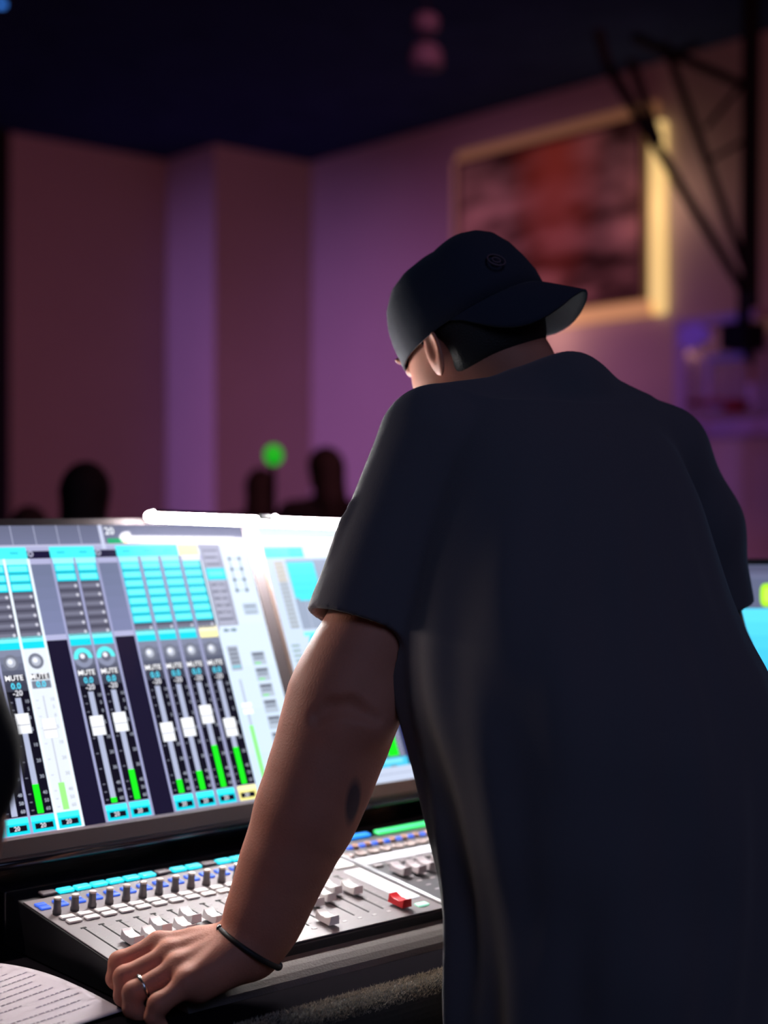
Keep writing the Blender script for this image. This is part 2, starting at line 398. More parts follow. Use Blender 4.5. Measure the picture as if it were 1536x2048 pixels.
for x0, y0_, x1, y1_, d0, d1, r_ in ((1215, 130, 1492, 590, 8.3, 9.6, .030), (1262, 120, 1318, 285, 8.6, 8.6, .028), (1330, 85, 1498, 560, 8.9, 9.6, .026),
                               (1270, 75, 1498, 175, 8.7, 9.6, .030), (1330, 110, 1395, 90, 8.8, 9.0, .02), (1412, 255, 1500, 150, 9.4, 9.6, .016), (1420, 320, 1500, 275, 9.4, 9.6, .014)):
    beam('brace', gp(x0, y0_, d0), gp(x1, y1_, d1), r_)
beam('brace', gp(1215, 130, 8.3), gp(1195, 60, 8.3), .03)
lamp('goal_wash', 'SPOT', (4.5, 5.5, 4.6), (XG, (gy0 + gy1) / 2 + .3, gz0 + .3), 170, (.36, .20, 1.0), .2, 20, .8)

# hanging stage light near the ceiling
pc = W(852, 118, 7.6)
par = thing('hanging_stage_light', 'small can-shaped stage light hanging from the dark ceiling', 'stage light', tuple(pc))
M_can = mat('can_metal', (.12, .10, .16), .5, spec=.2)
obj('lamp_can', lathe(bmesh.new(), [(.02, .085), (.06, .07), (.085, .03), (.09, -.03), (.085, -.045), (.04, -.045)], 24), M_can, par, smooth=True)
obj('ceiling_mount', lathe(bmesh.new(), [(.03, .13), (.065, .145), (.07, .20), (.05, .225), (.012, .225)], 20), M_can, par, smooth=True)
obj('stem', tube(bmesh.new(), [(0, 0, .07), (0, 0, ZT - pc[2])], .010, 8), M_truss, par)
lamp('can_wash', 'SPOT', (3.2, 4.2, 3.2), tuple(pc), 8, (.45, .2, 1.0), .1, 14, .6)
pb = W(2, 6, 7.2)
par2 = thing('blue_stage_light', 'blue-lit stage lamp at the top left corner under the ceiling', 'stage light', tuple(pb))
obj('lens', lathe(bmesh.new(), [(.002, -.02), (.022, -.015), (.022, .0), (.002, .0)], 16), mat('blue_lens', (.02, .1, .4), .3, emit=(.05, .25, .9), es=1.2), par2, smooth=True)
obj('lamp_can', lathe(bmesh.new(), [(.03, 0), (.04, .005), (.05, .08), (.03, .12)], 16), M_truss, par2, smooth=True)
obj('stem', tube(bmesh.new(), [(0, 0, .11), (0, 0, ZT - pb[2])], .010, 8), M_truss, par2)

# ------------------------------------------------------------------ desk, console
LEN = 1.33
CO = Vector((0.8229, 1.4029, 0.8748)); tl = math.radians(6.6)
MC = Matrix.Translation(CO) @ Matrix.Rotation(tl, 4, 'X')        # console panel space: x along, y up the slope, z out of it
DZ = .835
desk = thing('mixing_desk_table', 'black carpet-edged desk carrying the mixing console', 'desk', (1.6, 1.7, 0))
obj('desk_top', B((.52, 1.215, DZ - .035), (2.75, 2.35, DZ)), M_desk, desk, world=True, bevel=.004)
bm = bmesh.new(); prof = []
for k in range(9):
    a_ = math.pi / 2 + math.pi / 2 * k / 8; prof.append((1.215 + .03 * math.cos(a_), DZ - .026 + .03 * math.sin(a_)))
prof += [(1.185, DZ - .26), (1.22, DZ - .26), (1.22, DZ + .004)]
ring_loft(bm, [[Vector((x, y, z)) for y, z in prof] for x in (.53, 2.74)])
obj('carpet_edge', bm, M_carpet_shaded, desk, world=True)
bm = bmesh.new(); rnd = np.random.RandomState(3)
for _ in range(12000):
    x = rnd.uniform(.86, 1.30); u = rnd.uniform(0, 1); y = 1.232 - .040 * u; z = DZ + .004 - (.0 if y > 1.215 else .03 - math.sqrt(max(0, .03 ** 2 - (1.215 - y) ** 2)))
    d = Vector((rnd.normal(0, .5), rnd.normal(-.3, .5), rnd.uniform(.4, 1.3))).normalized() * rnd.uniform(.0015, .0045)
    s_ = Vector((rnd.normal(), rnd.normal(), 0)).normalized() * .00045
    p_ = Vector((x, y, z - .0004)); v = [bm.verts.new(p_ - s_), bm.verts.new(p_ + s_), bm.verts.new(p_ + d)]; bm.faces.new(v)
tag(obj('carpet_pile', bm, mat('carpet_fibre_lit', (.42, .35, .26), .8), desk, world=True), kind='stuff')  # pale tone paints in the lamp-lit top edge of the carpet
for x in (.62, 2.6):
    for y in (1.3, 2.22): obj('leg', B((x - .04, y - .04, 0), (x + .04, y + .04, DZ - .035)), M_black, desk, world=True)

con = thing('mixing_console', 'large digital mixing console with white faders and lit cyan buttons under the leaning man', 'mixing console', tuple(CO))
con.rotation_euler = (tl, 0, 0)
def cobj(name, bm, m, **k): return obj(name, bm, m, con, **k)
bm = bmesh.new(); z_ = lambda y: CO.z + (y - CO.y) * math.tan(tl) - .002
ring_loft(bm, [[Vector((CO.x + x, CO.y - .066, DZ + .0005)), Vector((CO.x + x, CO.y + .235, DZ + .0005)), Vector((CO.x + x, CO.y + .235, z_(CO.y + .235))), Vector((CO.x + x, CO.y - .066, z_(CO.y - .066)))] for x in (-.004, LEN)])
obj('chassis', bm, M_black, con, bevel=.002, world=True)
bm = bmesh.new()
ring_loft(bm, [[Vector((CO.x + x, CO.y + .236, DZ + .0005)), Vector((CO.x + x, CO.y + .42, DZ + .0005)), Vector((CO.x + x, CO.y + .42, z_(CO.y + .42))), Vector((CO.x + x, CO.y + .236, z_(CO.y + .236)))] for x in (-.004, LEN)])
obj('rear_deck', bm, M_gloss, con, bevel=.003, world=True)
# armrest: flat then rolling over at the front
bm = bmesh.new(); pr_ = [(-.066, -.0125), (-.078, -.013), (-.088, -.0145), (-.097, -.0175), (-.105, -.022), (-.111, -.028), (-.112, -.0315), (-.066, -.0315)]
ring_loft(bm, [[Vector((x, y, z)) for y, z in pr_] for x in (.03, LEN)])
cobj('armrest', bm, M_arm, smooth=False)
# left bank panel
cobj('fader_panel', B((-.003, -.064, -.002), (.4315, .193, 0)), M_plate, bevel=.0008)
cobj('fader_panel', B((.4375, -.064, -.002), (LEN - .003, .189, .001)), M_plate_d, bevel=.0008)
bm = bmesh.new(); tube(bm, [(.4345, .19, .0015), (.4345, -.058, .0015), (.4345, -.070, -.004)], .003, 8)
cobj('divider_rail', bm, M_silver, smooth=True)
P0, PP = .0174, .0227
bm = bmesh.new()
for i in range(17):
    s_ = P0 + PP * i; box(bm, (s_ - .0010, -.031, -.001), (s_ + .0010, .087, .0003)); box(bm, (s_ - .0035, .0865, -.001), (s_ + .0035, .0895, .0003))
cobj('fader_slots', bm, M_slot)
bm = bmesh.new()
for i in range(17):
    s_ = P0 + PP * i
    for k in range(8):
        t = -.026 + k * .0153; box(bm, (s_ + .003, t, 0), (s_ + .0075 + (.002 if k % 2 else 0), t + .0006, .0002)); 
    box(bm, (s_ - .003, -.043, 0), (s_ + .003, -.0395, .0004))
cobj('scale_marks', bm, mat('mark_print', (.42, .38, .39), .6)); bm = bmesh.new()
for i in range(14):
    s_ = .458 + .0225 * i
    for k in range(6): box(bm, (s_ + .003, -.03 + k * .017, .001), (s_ + .011, -.027 + k * .017, .0012))
cobj('scale_marks', bm, mat('mark_print', (.42, .38, .39), .6))
def fader_cap(x, y, m=M_white, base=0, name='fader_cap'):
    hw, hl, h = .0077, .0138, .0138
    rings = []
    for k in range(9):
        u = -1 + 2 * k / 8; yy = y + u * hl; top = base + h - .0042 * (1 - u * u) ** 1.0 + (.0008 if abs(u) < .1 else 0)
        bw = hw; tw = hw * (.86 if abs(u) < .99 else .80)
        rings.append([Vector((x - bw, yy, base + .003)), Vector((x + bw, yy, base + .003)), Vector((x + tw, yy * 1 + 0, top)), Vector((x - tw, yy, top))])
    bm = ring_loft(bmesh.new(), rings); box(bm, (x - .001, y - .004, base), (x + .001, y + .004, base + .004))
    return cobj(name, bm, m, bevel=.0007)
caps = {0: -.034, 1: .021, 2: .017, 3: .037, 4: .022, 5: .046, 6: .030, 7: .01, 8: -.015, 9: .02, 10: .0, 11: -.036, 12: .02, 13: .026, 14: .042, 15: .030}
for i, t in caps.items():
    o = fader_cap(P0 + PP * i, t)
    if i == 15:
        pass
o = fader_cap(P0 + PP * 16, -.035, M_red); o['label'] = 'red fader cap'
for i in range(14): fader_cap(.458 + .0225 * i, .052 - .004 * (i % 2), mat('pale_cap', (.5, .45, .47), .4), .001)
def rbtn(name, x, y, w_, l_, h, m, z=0): return cobj(name, B((x - w_ / 2, y - l_ / 2, z), (x + w_ / 2, y + l_ / 2, z + h)), m, bevel=min(w_, l_, 2 * h) * .32)
lit = {1, 2, 3, 4, 5, 6, 8, 9, 11, 12, 13, 14}
for i in range(0, 18): rbtn('channel_button', .033 + PP * i, .2005, .0205, .0125, .004, M_cyan if i in lit else M_off)
for i in range(18):
    x = .0123 + PP * i
    if x > .40: break
    bm = lathe(bmesh.new(), [(.0050, 0), (.0052, .004), (.0044, .006), (.0042, .0165), (.0036, .0178)], 14, Matrix.Translation((x, .140, 0)))
    k = cobj('knob', bm, M_knob, smooth=True)
    t_ = obj('knob_top', lathe(bmesh.new(), [(.0043, .0172), (.0045, .0190), (.0034, .0197)], 14, Matrix.Translation((x, .140, 0))), M_knobtop, con, smooth=True)
    t_.parent = k
for i in range(18):
    x = .0085 + PP * i
    rbtn('select_button', x, .172, .0135, .0088, .0028, M_blue); rbtn('select_button', x - .003 + .003, .1615, .0135, .0088, .0028, M_blue)
for i in range(17):
    x = .0174 + PP * i
    rbtn('mute_button', x - .001, .1235, .0175, .0105, .0030, M_white_b); rbtn('solo_button', x, .1095, .0175, .0105, .0030, M_white_b)
rbtn('pad_button', .412, .1205, .032, .030, .0025, M_white_b)
rbtn('touch_strip', .413, .037, .027, .118, .0012, M_pad)
rbtn('mint_button', .408, -.045, .017, .010, .0025, M_mint)
# right bank
rbtn('status_bar', .4935, .2015, .072, .013, .004, M_blue2)
rbtn('status_bar', .602, .2015, .118, .013, .004, M_green)
for i in range(4): rbtn('channel_button', .70 + .03 * i, .2015, .022, .0125, .004, M_cyan)
for i in range(16):
    x = .444 + .0222 * i
    rbtn('select_button', x, .1655, .013, .009, .003, M_blue, .001)
    if i < 15:
        cobj('ring_knob', lathe(bmesh.new(), [(.0045, .001), (.005, .006), (.0035, .0062), (.0032, .004)], 14, Matrix.Translation((x + .029, .163, 0)) ), M_copper, smooth=True)
        cobj('rotary_knob', lathe(bmesh.new(), [(.0085, .001), (.0085, .0035), (.006, .0045), (.0058, .0025), (.003, .002)], 18, Matrix.Translation((x - .002, .140, 0)) ), mat('rotary_beige', (.36, .29, .27), .45), smooth=True)
rbtn('display_strip', .60, .113, .32, .022, .0015, M_pad, .001)
for i in range(14): rbtn('mute_button', .452 + .0225 * i, .0895, .015, .009, .003, mat('grey_button', (.22, .2, .21), .5), .001)

# ------------------------------------------------------------------ touch screens
FONT = {}
def glyphs(txt):
    if txt not in FONT:
        c = bpy.data.curves.new('t', 'FONT'); c.body = txt; c.resolution_u = 2; c.offset = .018; c.align_x = 'CENTER'; c.align_y = 'CENTER'
        o = bpy.data.objects.new('t', c); COL.objects.link(o); bpy.context.view_layer.update()
        me = o.evaluated_get(bpy.context.evaluated_depsgraph_get()).to_mesh()
        FONT[txt] = ([(v.co.x, v.co.y) for v in me.vertices], [tuple(p.vertices) for p in me.polygons])
        bpy.data.objects.remove(o); bpy.data.curves.remove(c)
    return FONT[txt]
class UI:
    def __init__(s): s.v = []; s.f = []; s.c = []
    def poly(s, pts, col, layer):
        b = len(s.v); s.v += [(x, y, .00012 * layer) for x, y in pts]; s.f.append(tuple(range(b, b + len(pts)))); s.c.append(srgb(*col))
    def rect(s, x0, y0, x1, y1, col, layer=1): s.poly([(x0, y0), (x1, y0), (x1, y1), (x0, y1)], col, layer)
    def grad(s, x0, y0, x1, y1, c0, c1, layer=1, n=6):
        for k in range(n):
            t = (k + .5) / n; s.rect(x0, y0 + (y1 - y0) * k / n, x1, y0 + (y1 - y0) * (k + 1) / n, [a + (b - a) * t for a, b in zip(c0, c1)], layer)
    def disc(s, x, y, r, col, layer=3, a0=0, a1=2 * math.pi, r0=0):
        n = 20
        if r0 == 0 and a1 - a0 > 6: s.poly([(x + r * math.cos(2 * math.pi * k / n), y + r * math.sin(2 * math.pi * k / n)) for k in range(n)], col, layer)
        else:
            for k in range(n):
                a, b = a0 + (a1 - a0) * k / n, a0 + (a1 - a0) * (k + 1) / n
                s.poly([(x + r0 * math.cos(a), y + r0 * math.sin(a)), (x + r * math.cos(a), y + r * math.sin(a)), (x + r * math.cos(b), y + r * math.sin(b)), (x + r0 * math.cos(b), y + r0 * math.sin(b))], col, layer)
    def text(s, x, y, size, txt, col, layer=5):
        V, Fs = glyphs(txt); b = len(s.v); s.v += [(x + a * size, y + c * size, .00012 * layer) for a, c in V]
        for f in Fs: s.f.append(tuple(i + b for i in f)); s.c.append(srgb(*col))
    def build(s, name, m, parent):
        me = bpy.data.meshes.new(name); me.from_pydata(s.v, [], s.f); at = me.color_attributes.new('glow', 'FLOAT_COLOR', 'CORNER')
        arr = np.concatenate([np.tile(np.array(c, np.float32), (len(f), 1)) for f, c in zip(s.f, s.c)])
        at.data.foreach_set('color', arr.ravel()); me.materials.append(m)
        o = bpy.data.objects.new(name, me); COL.objects.link(o); o.parent = parent
        return o
M_disp = bpy.data.materials.new('screen_pixels'); M_disp.use_nodes = True
nt = M_disp.node_tree; p = nt.nodes['Principled BSDF']; at = nt.nodes.new('ShaderNodeAttribute'); at.attribute_name = 'glow'
p.inputs['Base Color'].default_value = (.003, .003, .004, 1); p.inputs['Roughness'].default_value = .035; p.inputs['Specular IOR Level'].default_value = .022
nt.links.new(at.outputs['Color'], p.inputs['Emission Color']); p.inputs['Emission Strength'].default_value = 1.35

SO = Vector((0, 1.6329, .9649)); st = math.radians(66)
CY = (20, 205, 222); CYL = (120, 235, 240); LAV = (160, 163, 196); DK = (14, 12, 26); NAVY = (22, 18, 42); GREY = (88, 92, 112); TXT = (215, 215, 225)
def strip(u, x0, x1, cap_t, green, entries, sel=False, yellow=False, wide=False, knob='grey', bright=0, slot_w=.0078):
    cx = x0 + .0157 + (x1 - x0 - .0334) / 2
    lab = (238, 228, 140) if yellow else CY
    u.rect(x0, .0, x1, .0222, LAV if not sel else (225, 232, 240), 2)
    u.rect(x0 + .0012, .0012, x1 - .0008, .0212, lab, 3); u.rect(x0 + .0022, .0145, x1 - .0018, .0203, tuple(min(255, c + 45) for c in lab), 4)
    u.rect(x0 + .006, .005, x1 - .005, .0118, DK, 4); u.text(cx, .0084, .0078, '20', TXT, 5)
    base = (215, 222, 232) if sel else DK
    u.rect(x0, .0222, x1, .2323, base, 2)
    if not sel: u.grad(x0, .178, x1, .2323, (52, 54, 68), (128, 134, 158), 3)
    u.rect(x0 + .004, .1795, x1 - .004, .1895, (110, 116, 134) if sel else (58, 60, 76), 4)
    u.rect(x0 + .004, .191, x1 - .004, .1990, (35, 35, 45), 4); u.text(cx, .195, .0096, 'MUTE', (245, 245, 250), 5)
    u.text(cx + .0005, .1845, .0112, '0.0', (80, 215, 245), 5)
    if not sel: u.text(cx + .001, .1752, .0102, '-20', TXT, 5)
    sl = (165, 172, 198) if not sel else (185, 190, 202)
    u.rect(cx - slot_w / 2, .0235, cx + slot_w / 2, .1695, sl, 4)
    for k, lb in enumerate(('10', '5', '0', '5', '10', '20', '30', '40', '50', '60')):
        t = (.168, .158, .147, .132, .112, .092, .072, .052, .042, .032)[k] - .004
        u.text(x0 + .0275, t, .0062, lb, (150, 155, 170) if not sel else (170, 175, 185), 5); u.rect(x0 + .005, t - .0007, x0 + .0085, t + .0007, (110, 112, 128) if not sel else (190, 195, 205), 5)
    if green: u.rect(cx - .0042, .0235, cx + .0042, green, (25, 235, 30) if not sel else (150, 240, 130), 6)
    if cap_t:
        u.rect(cx - .0098, cap_t - .0130, cx + .0098, cap_t + .0130, (205, 208, 215), 7); u.rect(cx - .0085, cap_t - .001, cx + .0085, cap_t + .0125, (242, 243, 248), 8)
        u.rect(cx - .0085, cap_t - .0125, cx + .0085, cap_t - .0022, (232, 234, 240), 8); u.rect(cx - .0085, cap_t - .0022, cx + .0085, cap_t - .001, (150, 152, 160), 8)
    kx, ky = cx, .2155
    if knob == 'cyan': u.disc(kx, ky, .0135, (130, 136, 160), 5); u.disc(kx, ky, .0135, (90, 225, 230), 6, -.1, 3.3, .007); u.disc(kx, ky, .007, (95, 98, 115), 7); u.disc(kx - .001, ky + .002, .0035, (225, 225, 235), 8)
    else: u.disc(kx, ky, .0105, (110, 114, 130), 5); u.disc(kx, ky, .0065, (170, 175, 190), 6); u.disc(kx - .001, ky + .001, .0035, (225, 228, 238), 7)
    hc = (250, 240, 170) if yellow else CY; hl = (252, 246, 205) if yellow else CYL
    u.rect(x0 + .001, .2323, x1 - .001, .2415, hc, 4); u.rect(x0, .2415, x1, .2490, hl, 4)
    # upper list
    u.rect(x0, .249, x1, .3469, (62, 62, 78), 2)
    t = .3469; n = 0
    while t > .256:
        on = n < entries; h = .0125
        if on: u.rect(x0 + .0022, t - h + .0006, x1 - .0022, t, (10, 200, 222), 4); u.rect(x0 + .004, t - h + .003, x1 - .004, t - .002, (110, 240, 248), 5)
        else: u.rect(x0 + .0022, t - h + .001, x1 - .0022, t - .0005, (88, 88, 106), 4); u.rect(x0 + .003, t - h + .004, x1 - .005, t - .004, (112, 113, 132), 5); u.disc(x1 - .0065, t - h / 2, .0023, (190, 190, 205), 6)
        t -= h + .0003; n += 1
    u.rect(x0, .3469, x1, .3549, (150, 240, 245) if not yellow else (225, 228, 240), 4)
    u.rect(x0, .3549, x1, .3712, hc if yellow else (70, 228, 238), 4)
    if not yellow: u.text(cx, .3635, .0070, 'ooo', (20, 165, 185), 5)
def gap(u, x0, x1):
    u.rect(x0, 0, x1, .2415, NAVY, 1); u.grad(x0, .249, x1, .3469, (118, 124, 160), (104, 112, 140), 1); u.rect(x0, .3549, x1, .3655, (24, 20, 50), 4); u.disc(x0 + .005, .3615, .0042, (165, 165, 190), 5); u.disc(x0 + .005, .3615, .0022, (60, 60, 80), 6)
def sep(u, x, wd=.0036, col=(150, 153, 190)): u.rect(x - wd / 2, .0, x + wd / 2, .3549, col, 6)

def monitor(name, label, x0, x1, group=None):
    o = thing(name, label, 'monitor', (x0, SO.y, SO.z), group, (st, 0, 0))
    W_ = x1 - x0
    return o, W_
mo, W_ = monitor('touchscreen_monitor', 'large left touchscreen of the console showing cyan channel strips and fader columns', .560, 1.2885)
def X(s): return s - .560
o_ = UI(); u = UI()
u.rect(.585, 0, 1.2705, .402, (70, 72, 92), 0)
u.grad(.585, .3735, 1.2705, .402, (108, 112, 140), (96, 100, 124), 1)
u.rect(.585, .3712, 1.19, .3745, (175, 175, 205), 2); u.rect(.585, .3655, 1.19, .3712, LAV, 2); u.rect(.585, .3469, 1.19, .3549, (165, 166, 200), 3); u.rect(.585, .2415, 1.19, .249, (168, 170, 204), 3)
for k in range(14):
    x = .604 + .0333 * k; u.poly([(x, .3745), (x + .0009, .3745), (x + .0009, .402), (x, .402)], (170, 174, 200), 3)
u.rect(1.0335, .3670, 1.0395, .402, (190, 195, 220), 4)
u.text(1.050, .3925, .0150, '20', (235, 238, 245), 5); u.rect(1.0440, .3745, 1.0690, .3820, (25, 160, 105), 5); u.rect(1.0690, .3745, 1.0760, .3835, (235, 165, 50), 5)
for k in range(6): u.rect(1.083 + .017 * k, .3755, 1.096 + .017 * k, .3835, (130, 132, 155), 4); u.disc(1.0895 + .017 * k, .3790, .0025, (60, 170, 70) if k < 2 else (90, 92, 110), 5)
for k in range(7):
    x = .6177 + .0334 * k
    if k in (2,): gap(u, x, x + .0334); continue
    strip(u, x, x + .0334, .13, .05 if k % 2 else 0, 3); 
strip(u, .8177, .8516, .13, 0, 3)
strip(u, .8516, .8865, .1362, .0594, 3)
strip(u, .8865, .9205, .127, .0575, 3, sel=True, slot_w=.002)
gap(u, .9205, .9537)
strip(u, .9537, .9875, .1241, .0300, 2, knob='cyan'); strip(u, .9875, 1.0205, .1258, .0626, 2, knob='cyan')
gap(u, 1.0205, 1.0535)
strip(u, 1.0535, 1.087, .1057, .0413, 7); strip(u, 1.087, 1.1195, .1091, .0491, 7); strip(u, 1.1195, 1.1525, .1238, .0805, 7); strip(u, 1.1525, 1.186, .1027, .0744, 7, yellow=True)
for x in (.8516,): sep(u, x)
for x in (.8865, .9205): sep(u, x, .0036, (225, 235, 245))
for x in (.9537, .9875, 1.0205, 1.0535): sep(u, x)
for x in (1.087, 1.1195, 1.1525): sep(u, x, .0055, (142, 145, 178))
WH = (205, 222, 240)
u.grad(1.186, 0, 1.2705, .3735, (196, 216, 238), (214, 226, 240), 2)
u.rect(1.1885, .2475, 1.2235, .3735, (150, 152, 172), 3)
for k in range(22):
    u.rect(1.1925 + (k % 3) * .001, .2505 + k * .0052, 1.2195 - (k % 4) * .002, .2535 + k * .0052, (122, 124, 142) if k % 2 else (172, 174, 194), 4)
u.rect(1.1905, .3163, 1.2225, .3343, (30, 210, 228), 5); u.rect(1.194, .322, 1.219, .330, (100, 232, 242), 6)
for k in range(4): u.disc(1.206, .305 - .0115 * k, .0052, (165, 166, 185), 5, 0, 6.2, .0035)
for tx in (1.2353, 1.2525):
    u.rect(tx - .0008, .2995, tx + .0008, .348, (120, 145, 165), 4)
    for k in range(4): u.disc(tx, .348 - .0163 * k, .0027, (45, 75, 95), 5)
for k in range(4): u.rect(1.2353, .3475 - .0163 * k, 1.2525, .3485 - .0163 * k, (150, 175, 195), 4)
u.rect(1.238, .262, 1.263, .279, (176, 190, 208), 4); u.rect(1.241, .2735, 1.260, .2755, (110, 120, 135), 5); u.rect(1.241, .264, 1.260, .2655, (130, 140, 155), 5)
for k, (a_, b_) in enumerate(((1.196, 1.203), (1.209, 1.217))): u.rect(a_, .2385, b_, .2425, (90, 120, 130), 5)
u.rect(1.203, .2395, 1.209, .2410, (120, 130, 145), 5)
u.rect(1.194, .1815, 1.2115, .2170, (158, 166, 182), 4)
for k in range(5): u.rect(1.1955, .1850 + .0062 * k, 1.2095, .1885 + .0062 * k, (120, 190, 205) if k == 0 else (120, 126, 140), 5)
for k in range(8):
    t = .1870 - .0235 * k
    if t < .01: break
    u.rect(1.2315, t, 1.2545, t + .0195, (172, 184, 200), 4); u.rect(1.2335, t + .0135, 1.2525, t + .0175, (95, 100, 115), 5); u.rect(1.2345, t + .008, 1.2515, t + .0115, (130, 138, 155), 5)
    if k < 3: u.rect(1.2345, t + .001, 1.2445, t + .0035, (120, 220, 130), 6)
u.rect(1.2005, .027, 1.2045, .168, (176, 186, 205), 4); u.rect(1.1985, .0268, 1.2055, .1016, (140, 245, 135), 5); u.rect(1.195, .118, 1.211, .134, (245, 247, 252), 6); u.rect(1.195, .1255, 1.211, .127, (160, 165, 178), 7)
for v_ in (u,): v_.v = [(X(a), b, c) for a, b, c in v_.v]
u.build('display', M_disp, mo)
obj('housing', B((0, -.028, -.035), (.7285, .412, -.0012)), M_bezel, mo, bevel=.003)
bm = bmesh.new()
for lo, hi in (((0, -.024, -.002), (.7285, -.0035, .0022)), ((0, .4022, -.002), (.7285, .412, .0012)), ((.7108, -.024, -.002), (.7285, .412, .0022)), ((0, -.024, -.002), (.024, .412, .0022))): box(bm, lo, hi)
obj('bezel', bm, M_bezel, mo, bevel=.001)
obj('silver_trim', B((0, -.0034, -.001), (.7285, -.0002, .0008)), mat('trim_silver', (.5, .52, .58), .3, metal=.4), mo)
obj('reflection_lip', tube(bmesh.new(), [(.01, -.030, -.008), (.718, -.030, -.008)], .006, 14), M_gloss, mo, smooth=True)  # gloss tube added to catch a thin reflection of the lit buttons
obj('rear_bracket', B((.25, .02, -.10), (.45, .30, -.035)), M_black, mo)
# second screen
m2 = thing('touchscreen_monitor', 'right-hand console touchscreen mostly hidden behind the leaning man and his arm', 'monitor', (1.2905, SO.y, SO.z), None, (st, 0, 0))
u = UI()
u.rect(1.297, -.004, 1.985, .402, (196, 212, 232), 0)
u.rect(1.297, .366, 1.985, .381, (200, 218, 236), 1); u.rect(1.315, .3775, 1.985, .3800, (120, 125, 145), 2)
u.rect(1.3005, .3475, 1.3450, .3640, (90, 225, 238), 2); u.rect(1.3450, .3475, 1.372, .3640, (60, 215, 232), 2); u.rect(1.372, .3475, 1.6, .3640, (225, 236, 246), 2)
for k in range(16):
    t = .3360 - .0066 * k; u.rect(1.3125, t, 1.3290, t + .0055, (205, 195, 180) if k < 5 else (168, 176, 186), 3); u.rect(1.3140, t + .002, 1.3275, t + .003, (120, 124, 130), 4)
u.rect(1.3340, .2345, 1.9, .3440, (146, 158, 180), 2)
u.rect(1.3350, .2830, 1.3850, .3400, (70, 220, 240), 3); u.rect(1.3420, .2790, 1.3780, .2835, (70, 220, 240), 3)
for k in range(4): u.rect(1.336, .293 + .012 * k, 1.384, .2935 + .012 * k, (30, 180, 205), 4)
for k in range(6): u.poly([(1.352 + .03 * k, .2345), (1.3528 + .03 * k, .2345), (1.3528 + .03 * k, .283), (1.352 + .03 * k, .283)], (190, 196, 215), 3)
for k in range(7):
    t = .2090 - .0075 * k; u.rect(1.3055, t, 1.3200, t + .0035, (140, 165, 165), 3)
u.disc(1.350, .215, .011, (60, 205, 225), 4, -.4, 3.6, .006); u.rect(1.333, .224, 1.372, .2305, (120, 230, 240), 3)
for k in range(4):
    t = .150 - .02 * k; u.rect(1.305, t, 1.322, t + .013, (165, 176, 190), 3)
for k in range(12):
    x = 1.3215 + .045 * k
    u.rect(x, .0168, x + .045, .155, (92, 98, 122), 3); u.rect(x + .0435, .0168, x + .045, .2, (150, 155, 185), 4)
    u.rect(x + .016, .0325, x + .036, .0622 if k == 2 else .05, (25, 235, 30), 5)
    for q in range(6): u.rect(x + .038, .034 + q * .006, x + .043, .0365 + q * .006, (165, 160, 185), 5)
    u.rect(x, .0168, x + .045, .0301, (70, 190, 225), 5); u.rect(x + .004, .022, x + .04, .0285, (120, 215, 240), 6); u.rect(x + .014, .0172, x + .026, .0190, (110, 110, 130), 6)
u.rect(1.4607, .0175, 1.4742, .20, (32, 34, 78), 7); u.rect(1.4742, .0168, 1.53, .20, (112, 124, 158), 7); u.disc(1.483, .026, .0085, (205, 240, 205), 8); u.disc(1.483, .026, .005, (225, 250, 205), 9)
u.rect(1.297, -.004, 1.985, .0168, (188, 198, 220), 8); u.rect(1.297, .0065, 1.985, .0072, (120, 125, 155), 9)
u.v = [(a - 1.2905, b, c) for a, b, c in u.v]
u.build('display', M_disp, m2)
obj('housing', B((0, -.028, -.035), (.7, .412, -.0012)), M_bezel, m2, bevel=.003)
bm = bmesh.new()
for lo, hi in (((0, -.024, -.002), (.7, -.0045, .0022)), ((0, .4022, -.002), (.7, .412, .0012)), ((0, -.024, -.002), (.0062, .412, .0022)), ((.6945, -.024, -.002), (.7, .412, .0022))): box(bm, lo, hi)
obj('bezel', bm, mat('bezel_brown', (.10, .07, .06), .5, spec=.12), m2, bevel=.001)
obj('reflection_lip', tube(bmesh.new(), [(.01, -.030, -.008), (.69, -.030, -.008)], .006, 14), M_gloss, m2, smooth=True)  # added reflection catcher, as under the left screen
obj('rear_bracket', B((.25, .02, -.10), (.45, .30, -.035)), M_black, m2)
# stand block under both screens, part of the console
bm = bmesh.new(); box(bm, (.0, .29, -.06), (LEN, .40, .035)); cobj('screen_shelf', bm, M_gloss, bevel=.004)

# light bar above the screens
LY, LZ = 1.762, 1.3375
lb = thing('desk_light_bar', 'bright white LED light bar mounted over the console screens', 'lamp', (1.29, LY, LZ), None, (0, math.radians(1.9), 0))
M_led = mat('led_diffuser', (.9, .9, .9), .5, emit=(1.0, .96, .95), es=500)
def barprof(r0, zoff=0, sc=1.0):
    return [Vector((0, r0 * math.cos(a) * sc, r0 * math.sin(a) + zoff)) for a in [2 * math.pi * k / 16 for k in range(16)]]
for sgn in (-1, 1):
    xs = [(.018, .0085), (.03, .0085), (.19, .0082), (.197, .0070), (.201, .0035)]
    bm = ring_loft(bmesh.new(), [[p + Vector((sgn * x, 0, 0)) for p in barprof(r)] for x, r in xs]); obj('led_tube', bm, M_led, lb, smooth=True)
bm = ring_loft(bmesh.new(), [[p + Vector((x, 0, -.0042)) for p in barprof(.0042)] for x in (-.018, .018)]); obj('led_tube', bm, M_led, lb, smooth=True)
bm = bmesh.new(); box(bm, (-.19, .0090, -.006), (.19, .013, .008)); box(bm, (-.020, -.007, .0005), (.020, .013, .006))
